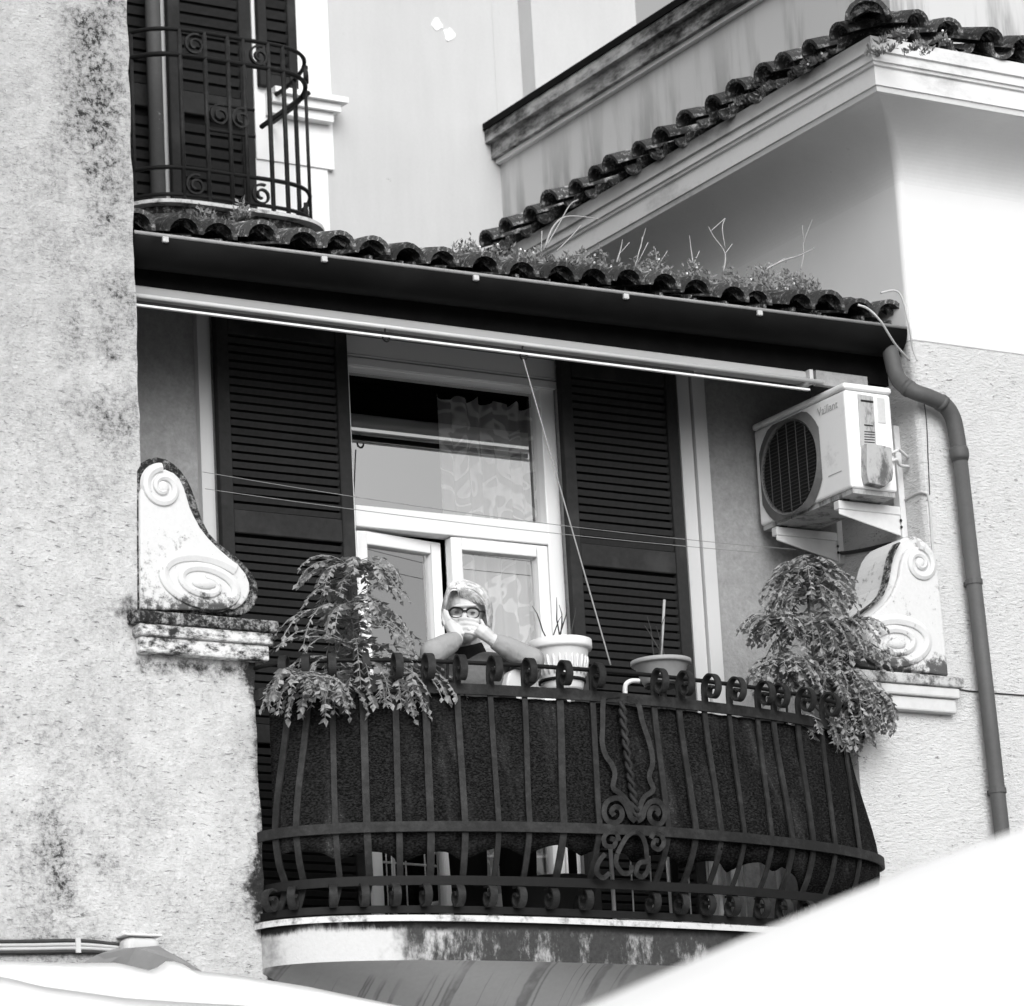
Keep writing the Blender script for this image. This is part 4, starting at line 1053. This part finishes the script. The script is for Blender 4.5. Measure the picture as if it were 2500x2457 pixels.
# dark tub on the floor
TB = onY(1360, 2140, .10)
tag(MB().lathe([(0, 0), (.13, 0), (.17, .22), (.18, .22), (.18, .24), (.16, .24), (.15, .2), (0, .2)], (TB[0], .12, 3.93), 30).build('floor_tub', M['potd'], None, True), 'dark round tub on the balcony floor behind the ornament', 'tub')
# white bag hanging behind the curls
bgp = [onY(950+x*.30976, 1350+y*.30976, -.24)[[0, 2]] for x, y in ((915, 1100), (915, 1040), (935, 950), (980, 918), (1040, 925), (1062, 945), (1050, 1030), (1048, 1100))]
o = MB().prism([tuple(p) for p in bgp], -.25, -.17).build('white_bag', M['potw'], None); bevel(o, .015, 3, 30); tag(o, 'small white container wedged behind the rail between person and white pot', 'container')

# ================================================================== person leaning on the rail
EX = np.array([math.cos(YAW), -math.sin(YAW), 0]); EY = np.array([math.sin(YAW), math.cos(YAW), 0]); EZ = np.array([0, 0, 1.0])
HC = onY(1139, 1499, -.10)
PW = Matrix(((EX[0], EY[0], 0, HC[0]), (EX[1], EY[1], 0, HC[1]), (0, 0, 1, HC[2]), (0, 0, 0, 1)))
FLZ = 3.927-HC[2]
rotH = Matrix.Rotation(rad(12), 3, 'X') @ Matrix.Rotation(rad(-4), 3, 'Z') @ Matrix.Rotation(rad(5), 3, 'Y')
hv = lambda x, y, z: tuple(rotH @ Vector((x, y, z)))
def T(mb, pts, rr, n=12): mb.tube(cr(pts, 4) if len(pts) > 2 else pts, list(np.interp(np.linspace(0, 1, (len(pts)-1)*4+1), np.linspace(0, 1, len(pts)), rr)) if len(pts) > 2 else rr, n)
body = MB()
body.ell(hv(0, .012, .028), (.076, .094, .088), 20, 14)              # skull
body.ell(hv(0, -.020, -.045), (.067, .072, .068), 18, 12)           # face and jaw
body.ell(hv(0, -.052, -.092), (.036, .036, .028), 14, 10)           # chin
for sg in (-1, 1):
    body.ell(hv(sg*.036, -.062, -.030), (.028, .026, .026), 12, 8)  # cheeks
    body.ell(hv(sg*.077, .015, -.012), (.012, .020, .030), 10, 8)   # ears
body.tube([hv(0, -.076, .016), hv(0, -.096, -.012), hv(0, -.106, -.032)], [.010, .012, .017], 10)  # nose
body.ell(hv(0, -.082, .030), (.05, .014, .010), 12, 8)              # brow
body.tube([hv(-.022, -.084, -.062), hv(0, -.092, -.060), hv(.022, -.084, -.062)], [.006, .009, .006], 8)
T(body, [(0, .03, -.06), (0, .055, -.12), (.015, .09, -.18)], [.052, .05, .07])
hip = (.05, .46, -.40); chest = (.03, .14, -.26)
T(body, [(.02, .09, -.18), chest, (.04, .30, -.34), hip], [.09, .13, .13, .14])
SHL, SHR = (-.14, .07, -.20), (.20, .18, -.21); ELL, ELR = (-.135, -.262, -.212), (.250, -.072, -.222)
WRL, WRR = (-.034, -.150, -.132), (.092, -.140, -.140)
for sh, el, wr in ((SHL, ELL, WRL), (SHR, ELR, WRR)):
    T(body, [sh, tuple((np.array(sh)+el)/2+np.array([0, 0, .01])), el], [.05, .042, .036]); T(body, [el, tuple((np.array(el)+wr)/2), wr], [.038, .036, .025])
for sg in (-1, 1):
    T(body, [(hip[0]+sg*.09, hip[1], hip[2]), (hip[0]+sg*.10, hip[1]-.03, -.80), (hip[0]+sg*.10, hip[1]+.02, FLZ+.06)], [.09, .06, .045])
    body.ell((hip[0]+sg*.10, hip[1]-.06, FLZ+.035), (.045, .12, .035))
# image-left hand: palm on the cheek, fingers up along the jaw
body.tube([WRL, (-.052, -.128, -.095), (-.066, -.108, -.065)], [.025, .030, .026], 10)
for i, (dx, dz, ln) in enumerate(((-.016, .0, 1.0), (-.004, .006, 1.08), (.008, .004, 1.0), (.018, -.006, .8))):
    body.tube(cr([(-.068+dx, -.104-.004*i, -.072+dz), (-.080+dx*.9, -.094-.006*i, -.072+dz+.036*ln), (-.084+dx*.7, -.080-.007*i, -.072+dz+.064*ln)], 4), [.0082]*6+[.0078, .007, .0055], 8)
body.tube([(-.044, -.140, -.105), (-.024, -.134, -.097), (-.006, -.126, -.092)], [.012, .010, .008], 8)
# image-right hand: back of the hand to the street, fingers across the mouth
body.tube([WRR, (.066, -.148, -.116), (.044, -.146, -.098)], [.025, .031, .029], 10)
for i, (dz, ln) in enumerate(((.030, .95), (.010, 1.05), (-.010, 1.0), (-.029, .82))):
    body.tube(cr([(.050, -.146, -.098+dz), (.014, -.146-.002*i, -.086+dz*.95), (-.018*ln, -.136, -.080+dz*.95), (-.036*ln, -.122, -.078+dz*.95)], 4), [.0084]*9+[.008, .0075, .0068, .0055], 8)
body.tube([(.068, -.134, -.105), (.064, -.114, -.075), (.056, -.102, -.052)], [.012, .010, .008], 8)
me = baked(body, [('REMESH', dict(mode='VOXEL', voxel_size=.0034)), ('SMOOTH', dict(factor=.5, iterations=3))], M['skin'], 'person')
me.materials.clear(); me.materials.append(M['skin'])
PERS = place(bpy.data.objects.new('person', me), None, PW)
tag(PERS, 'person with grey hair and dark glasses leaning on the balcony rail, hands over the mouth', 'person')
def child(name, mb, m, mods=(('REMESH', dict(mode='VOXEL', voxel_size=.006)), ('SMOOTH', dict(factor=.5, iterations=4))), parent=PERS):
    me = baked(mb, mods, m, name); me.materials.clear(); me.materials.append(m)
    return place(bpy.data.objects.new(name, me), parent, PW)
sw_ = MB()
for sh, el, wr in ((SHL, ELL, WRL), (SHR, ELR, WRR)):
    mid = tuple((np.array(sh)+el)/2+np.array([0, 0, .01])); fm = tuple((np.array(el)+wr)/2); wr2 = tuple(np.array(el)+(np.array(wr)-el)*.92)
    T(sw_, [sh, mid, el], [.068, .056, .050]); T(sw_, [el, fm, wr2], [.052, .047, .033])
    sw_.ell(el, (.054, .054, .054)); sw_.ell(sh, (.070, .070, .070))
    for t in (.12, .26, .40, .62):    # folds
        c_ = np.array(el)+(np.array(wr)-el)*t; dvec = (np.array(wr)-el); dvec = dvec/np.linalg.norm(dvec)
        sw_.tube([c_-dvec*.008, c_+dvec*.010], .048-.014*t+.0055, 12)
child('sweater_sleeves', sw_, M['sleeve'])
ap = MB(); T(ap, [(.02, .10, -.205), (.03, .14, -.27), (.04, .30, -.35), (.05, .44, -.42)], [.125, .150, .150, .155])
ap.ell((.07, .01, -.215), (.10, .07, .055)); ap.ell((-.07, .0, -.215), (.07, .06, .055)); ap.ell(SHL, (.09, .08, .07)); ap.ell(SHR, (.09, .08, .07)); ap.ell((.0, .0, -.29), (.16, .10, .10))
child('apron_top', ap, M['apron'])
nk = MB(); T(nk, [(.0, .02, -.125), (.008, .035, -.175), (.012, .05, -.215)], [.058, .072, .085]); child('black_collar', nk, M['trouser'])
tr_ = MB()
tr_.ell((.05, .46, -.44), (.18, .15, .15))
for sg in (-1, 1): T(tr_, [(hip[0]+sg*.09, hip[1], hip[2]-.02), (hip[0]+sg*.10, hip[1]-.03, -.80), (hip[0]+sg*.10, hip[1]+.02, FLZ+.08)], [.115, .085, .07])
child('trousers', tr_, M['trouser'])
# hair: swept cap with longer sides
hr = MB()
hr.ell(hv(0, .030, .044), (.091, .092, .086), 22, 14)
hr.ell(hv(0, .060, -.02), (.078, .050, .070), 16, 10)
for sg, zz in ((-1, .0), (1, .006)):
    for k_, (yy, rr) in enumerate(((-.042, .010), (-.028, .013), (-.010, .016), (.012, .018))):
        hr.tube(cr([hv(-.030+sg*.004, yy-.026+.01*k_, .110+zz+.006*k_), hv(sg*.044-.014, yy-.036+.008*k_, .104+zz), hv(sg*.076, yy-.016, .064), hv(sg*.088, yy+.014, .012), hv(sg*.087, yy+.026, -.030), hv(sg*.078, yy+.036, -.060+.008*k_)], 5), list(np.interp(np.linspace(0, 1, 26), [0, .3, .6, .85, 1], [rr*.5, rr, rr, rr*.8, rr*.35])), 9)
hair = child('hair', hr, M['hair'], (('REMESH', dict(mode='VOXEL', voxel_size=.005)), ('SMOOTH', dict(factor=.5, iterations=3))))
stn = MB()
for k_ in range(420):
    sg = 1 if k_ % 2 else -1; yy = U(-.072, .075); oy = .030-.35*(yy+.01)*0
    x0 = -.030+U(-.012, .012); lift = U(-.004, .007); end = U(.55, 1.0); wob = U(-.010, .010)
    path = [(x0, yy-.012, .118), (sg*.048-.016, yy-.022, .112), (sg*.082, yy-.004+wob, .066), (sg*.091, yy+.026+wob, .012), (sg*(.090+U(-.004, .010)), yy+.040+wob*1.5, -.026), (sg*(.080+U(-.012, .020)), yy+.052+wob*2, -.054+U(-.018, .016))]
    dy = max(0.0, abs(yy)-.03); path = [(x*(1-1.4*dy), y, z-dy*.5) for x, y, z in path]
    P = cr([hv(x*(1+lift*4), y, z+lift) for x, y, z in path], 3); P = P[:max(5, int(len(P)*end))]
    stn.tube(P, [.0030]*(len(P)-2)+[.002, .0008], 4)
for k_ in range(60):
    x0 = -.034+U(-.006, .006); fx = U(.0, 1)
    P = cr([hv(x0, -.052, .116), hv(x0+.028*fx, -.082, .112+U(-.004, .004)), hv(x0+.066*fx+.008, -.092, .094-.016*fx), hv(x0+.098*fx+.010, -.078, .066-.030*fx)], 3); stn.tube(P, [.0030]*(len(P)-2)+[.002, .0008], 4)
place(bpy.data.objects.new('hair_strands', stn.mesh('hair_strands', M['hair'])), PERS, PW)['kind'] = 'stuff'
# glasses
gl = MB()
for sg in (-1, 1):
    rim = [(sg*.033+.026*math.copysign(abs(math.cos(a))**.8, math.cos(a)), -.098+.004*math.cos(a)*sg*-1, .002+.020*math.copysign(abs(math.sin(a))**.85, math.sin(a))) for a in np.linspace(0, 2*math.pi, 23)[:-1]]
    gl.tube([hv(*p) for p in rim], [.0046 if p[2] > .010 else .0021 for p in rim], 6, True)
    gl.tube([hv(sg*.058, -.096, .010), hv(sg*.072, -.060, .010), hv(sg*.080, .01, .004)], .0042, 6)
gl.tube([hv(-.009, -.101, .010), hv(.009, -.101, .010)], .0042, 6)
gm = gl.mesh('glasses', M['specs']); GLS = place(bpy.data.objects.new('glasses', gm), PERS, PW)
for sg in (-1, 1):
    ey = MB().ell(hv(sg*.032, -.079, .004), (.010, .006, .005), 10, 8); em = ey.mesh('eye', M['eye']); place(bpy.data.objects.new('eye', em), PERS, PW)
rg = MB(); rg.ell((.010, -.156, -.098), (.008, .006, .008), 8, 6); place(bpy.data.objects.new('finger_ring', rg.mesh('finger_ring', M['ring'])), PERS, PW)

# ================================================================== weeds on the roof
wd = MB(); fl_ = MB()
def clump(c, rx, ry, rz_, n):
    tufts = [(c[0]+rx*U(-1, 1), c[1]+ry*U(-1, 1), U(.35, 1.15), U(.35, .8)) for _ in range(max(5, n//70))]
    for _ in range(n):
        tx, ty, th, tw_ = random.choice(tufts); a = U(0, 6.283); r = math.sqrt(U(0, 1)); h = U(.0, 1)
        p = Vector((tx+rx*.30*tw_*r*math.cos(a), ty+ry*.4*r*math.sin(a), c[2]-.02+rz_*h*th*math.sqrt(max(0, 1-r*r))))
        l = U(.010, .036)
        d = Vector((U(-1, 1), U(-1, 1), U(.0, 1.5))).normalized()*l; w_ = d.cross(Vector((U(-1, 1), U(-1, 1), U(-1, 1)))).normalized()*U(.003, .0075)
        wd.add([p, p+d*.5+w_, p+d, p+d*.5-w_], [(0, 1, 2), (0, 2, 3)])
        if random.random() < .012: fl_.ell(p+d, (.006, .006, .006), 5, 4)
def roofz(y): return 6.76+(y-.1)*math.tan(pitch)
for xd, yd, sx, hz, n in ((420, 405, .10, .07, 500), (620, 465, .06, .04, 200), (905, 478, .14, .07, 700), (1020, 490, .16, .06, 800), (1060, 505, .10, .06, 500), (1165, 515, .16, .08, 900), (1245, 525, .16, .09, 1000), (1330, 535, .14, .07, 700), (1400, 545, .15, .08, 800), (1470, 550, .16, .11, 1200), (1520, 565, .10, .08, 600)):
    q = onY(xd*K, (yd+22)*K, .30); clump((q[0], .30, q[2]+.012), sx, .14, hz*1.5, int(n*1.5))
for xd, yd, n in ((1440, 150, 160), (1480, 150, 260), (1530, 120, 420), (1560, 110, 300), (1400, 195, 180), (1690, 60, 260), (1660, 90, 160), (1750, 75, 200), (1340, 235, 120), (1270, 270, 120)):
    q = onX(xd*K, (yd+8)*K, 3.45); clump((q[0], q[1], q[2]), .06, .10, .05, n)
tag(wd.build('roof_weeds', M['weed'], None), 'low weeds and moss growing between the roof tiles', 'weeds', kind='stuff')
fo = fl_.build('florets', M['flower'], None); tag(fo, 'tiny pale florets among the roof weeds', 'weeds', kind='stuff')
DRYL = {0: 'tall dry stalk arching right before the wing eave'}
def weed(pts, r, branches, label):
    r *= .7; T_ = MB(); T_.tube(cr(pts, 4), [r*(1-.7*i/(4*(len(pts)-1))) for i in range(4*(len(pts)-1)+1)], 5)
    for b in branches: T_.tube(cr(b, 4), r*.55, 4)
    tag(T_.build('dry_weed', M['twig'], None, True), label, 'weed', 'dry stalks on the tiled roof')
RW = lambda x, y: onY(1150+x*.69695, y*.69695, .30)
weed([RW(258, 870), RW(285, 800), RW(330, 760), RW(410, 762), RW(455, 770)], .008, [[RW(262, 865), RW(300, 800), RW(345, 720), RW(375, 700)], [RW(245, 900), RW(248, 810)], [RW(300, 880), RW(350, 830), RW(385, 790)]], 'tall branching dry stalk arching right below the wing tiles')
weed([RW(510, 920), RW(525, 870), RW(530, 840)], .006, [[RW(520, 890), RW(555, 850)]], 'short forked dry stalk, leftmost of those before the shaded wing wall')
weed([RW(575, 935), RW(592, 870), RW(612, 800)], .006, [[RW(585, 920), RW(620, 850)], [RW(595, 870), RW(600, 830)]], 'dry stalk forked in three before the shaded wing wall')
weed([RW(655, 930), RW(645, 870)], .005, [[RW(655, 930), RW(688, 880)]], 'small dry V-shaped stalk before the shaded wing wall')
weed([RW(778, 925), RW(770, 870), RW(765, 825)], .006, [[RW(780, 925), RW(800, 880)]], 'single straight dry stalk before the shaded wing wall')
weed([RW(882, 960), RW(890, 890), RW(850, 830), RW(832, 795)], .007, [[RW(890, 890), RW(915, 855)], [RW(890, 870), RW(880, 800), RW(890, 765)], [RW(840, 810), RW(890, 765)]], 'tallest Y-shaped dry stalk in the middle of the roof')
weed([RW(1030, 945), RW(1090, 915), RW(1150, 895), RW(1205, 868)], .008, [[RW(1060, 928), RW(1100, 905)]], 'pale dry stalk leaning far right over the roof weeds')
weed([RW(1155, 945), RW(1165, 890), RW(1165, 850), RW(1195, 770)], .005, [[RW(1165, 850), RW(1160, 790)]], 'upright dry stalk crossing the leaning one near the wing corner')

# ================================================================== street-level canopies in front
def rays(px, py, dist): d = ray(px, py); return CAM + d/np.linalg.norm(d)*dist
PK = rays(2790, 1975, 6.3)
UM = thing('market_umbrella', (PK[0], PK[1], 0), 'large white market umbrella in the near foreground at lower right', 'umbrella')
UMX, UMZ = (PK[0], PK[1]), PK[2]
prz = lambda r: -.40*(math.sqrt(r*r+.045)-math.sqrt(.045))
rows = []
NR = 64
for r in np.linspace(0.01, 1.55, 22):
    rows.append([(UMX[0]+r*(1-.035*(1-abs(math.cos(4*a)))*(r/1.5))*math.cos(a), UMX[1]+r*(1-.035*(1-abs(math.cos(4*a)))*(r/1.5))*math.sin(a), UMZ+prz(r)) for a in np.linspace(0, 2*math.pi, NR+1)])
rows.append([(p[0], p[1], p[2]-.16) for p in rows[-1]])
solid(MB().grid(rows).build('canopy', M['canvas'], UM, True), .003, 1)
MB().tube([(UMX[0], UMX[1], .0), (UMX[0], UMX[1], UMZ+.04)], .025, 12).build('pole', M['alu'], UM, True)
MB().lathe([(0, 0), (.28, 0), (.28, .06), (.05, .10), (.05, .25), (0, .25)], (UMX[0], UMX[1], 0), 28).build('base', M['jbox'], UM)
for i in range(8):
    a = 2*math.pi*i/8; MB().tube([(UMX[0]+r*math.cos(a), UMX[1]+r*math.sin(a), UMZ+prz(r)-.012) for r in (.03, .3, .7, 1.1, 1.5)], .008, 6).build('rib', M['alu'], UM, True)
# shop awning on the left wall
AWN = thing('shop_awning', (-.3, -.3, 3.6), 'white shop awning with a rumpled cloth at the foot of the left wall', 'awning')
xs = np.linspace(-1.6, 1.5, 90)
zb = lambda x: np.interp(x, [-1.6, -.76, -.47, -.30, -.19, -.155, -.11, -.05, .01, .2, .48, .92, 1.5], [3.70, 3.705, 3.705, 3.712, 3.690, 3.684, 3.722, 3.724, 3.692, 3.678, 3.645, 3.575, 3.46])
rows = []
for t in np.linspace(0, 1, 14):
    rows.append([(x, -.30-1.25*t, zb(x)*(1-t)**1.5 + (3.62-.03*(x+.3))*(1-(1-t)**1.5) - .52*t + .012*math.sin(x*9+t*4)*min(1, t*4)) for x in xs])
solid(MB().grid(rows).build('cloth', M['canvas'], AWN, True), .004, -1)
z2 = lambda px: np.interp(px, [-400, 0, 100, 200, 300, 420, 600, 900], [2345, 2383, 2408, 2422, 2436, 2445, 2455, 2480])
rows = []
A_ = [onY(px, z2(px), -1.75) for px in np.linspace(-500, 1000, 50)]
for t in np.linspace(0, 1, 8): rows.append([(p[0], p[1]-1.1*t, p[2]-.45*t-.02*math.sin(i*.5)*t) for i, p in enumerate(A_)])
solid(MB().grid(rows).build('front_cloth', M['canvas'], AWN, True), .004, -1)
gp = [(200, 2352), (235, 2332), (275, 2318), (330, 2314), (385, 2310), (410, 2325), (440, 2340), (475, 2362), (500, 2378), (470, 2392), (400, 2392), (350, 2392), (300, 2372), (240, 2366)]
n = len(gp); q = [onY(x, y, -.22+.02*math.sin(x*.05)) for x, y in gp]
solid(MB().add(q, [tuple(range(n))]).build('grey_flap', M['greycanvas'], AWN), .006, 1)
for x in (-1.2, 1.1): MB().tube([(x, .0, 3.55), (x, -1.5, 3.1)], .018, 8).build('arm', M['alu'], AWN, True)
# junction box with cables on the wall
JB = thing('junction_box', (-.08, 0, 3.8), 'grey junction box on the left wall above the awning', 'junction box')
o = MB().box(-.158, -.010, -.085, -.001, 3.755, 3.850).build('box', M['jbox'], JB); bevel(o, .032, 5)
o = MB().box(-.161, -.007, -.088, -.0005, 3.851, 3.860).build('lid', M['potw'], JB); bevel(o, .004, 2)
for i, (dz, m_) in enumerate(((0.014, 'dcable'), (0.0, 'cable'), (-.014, 'cable'), (-.026, 'dcable'))):
    cable('wall_cable', [(-1.6, -.014, 3.800+dz), (-.9, -.014, 3.802+dz), (-.55, -.014, 3.812+dz), (-.32, -.014, 3.822+dz), (-.157, -.02, 3.815+dz*.8)], .0075, M[m_], ('topmost dark', 'upper pale', 'lower pale', 'lowest dark')[i]+' cable of the bundle entering the junction box')
MB().box(-.335, -.315, -.026, -.001, 3.79, 3.845).build('cable_clip', M['jbox'], JB)
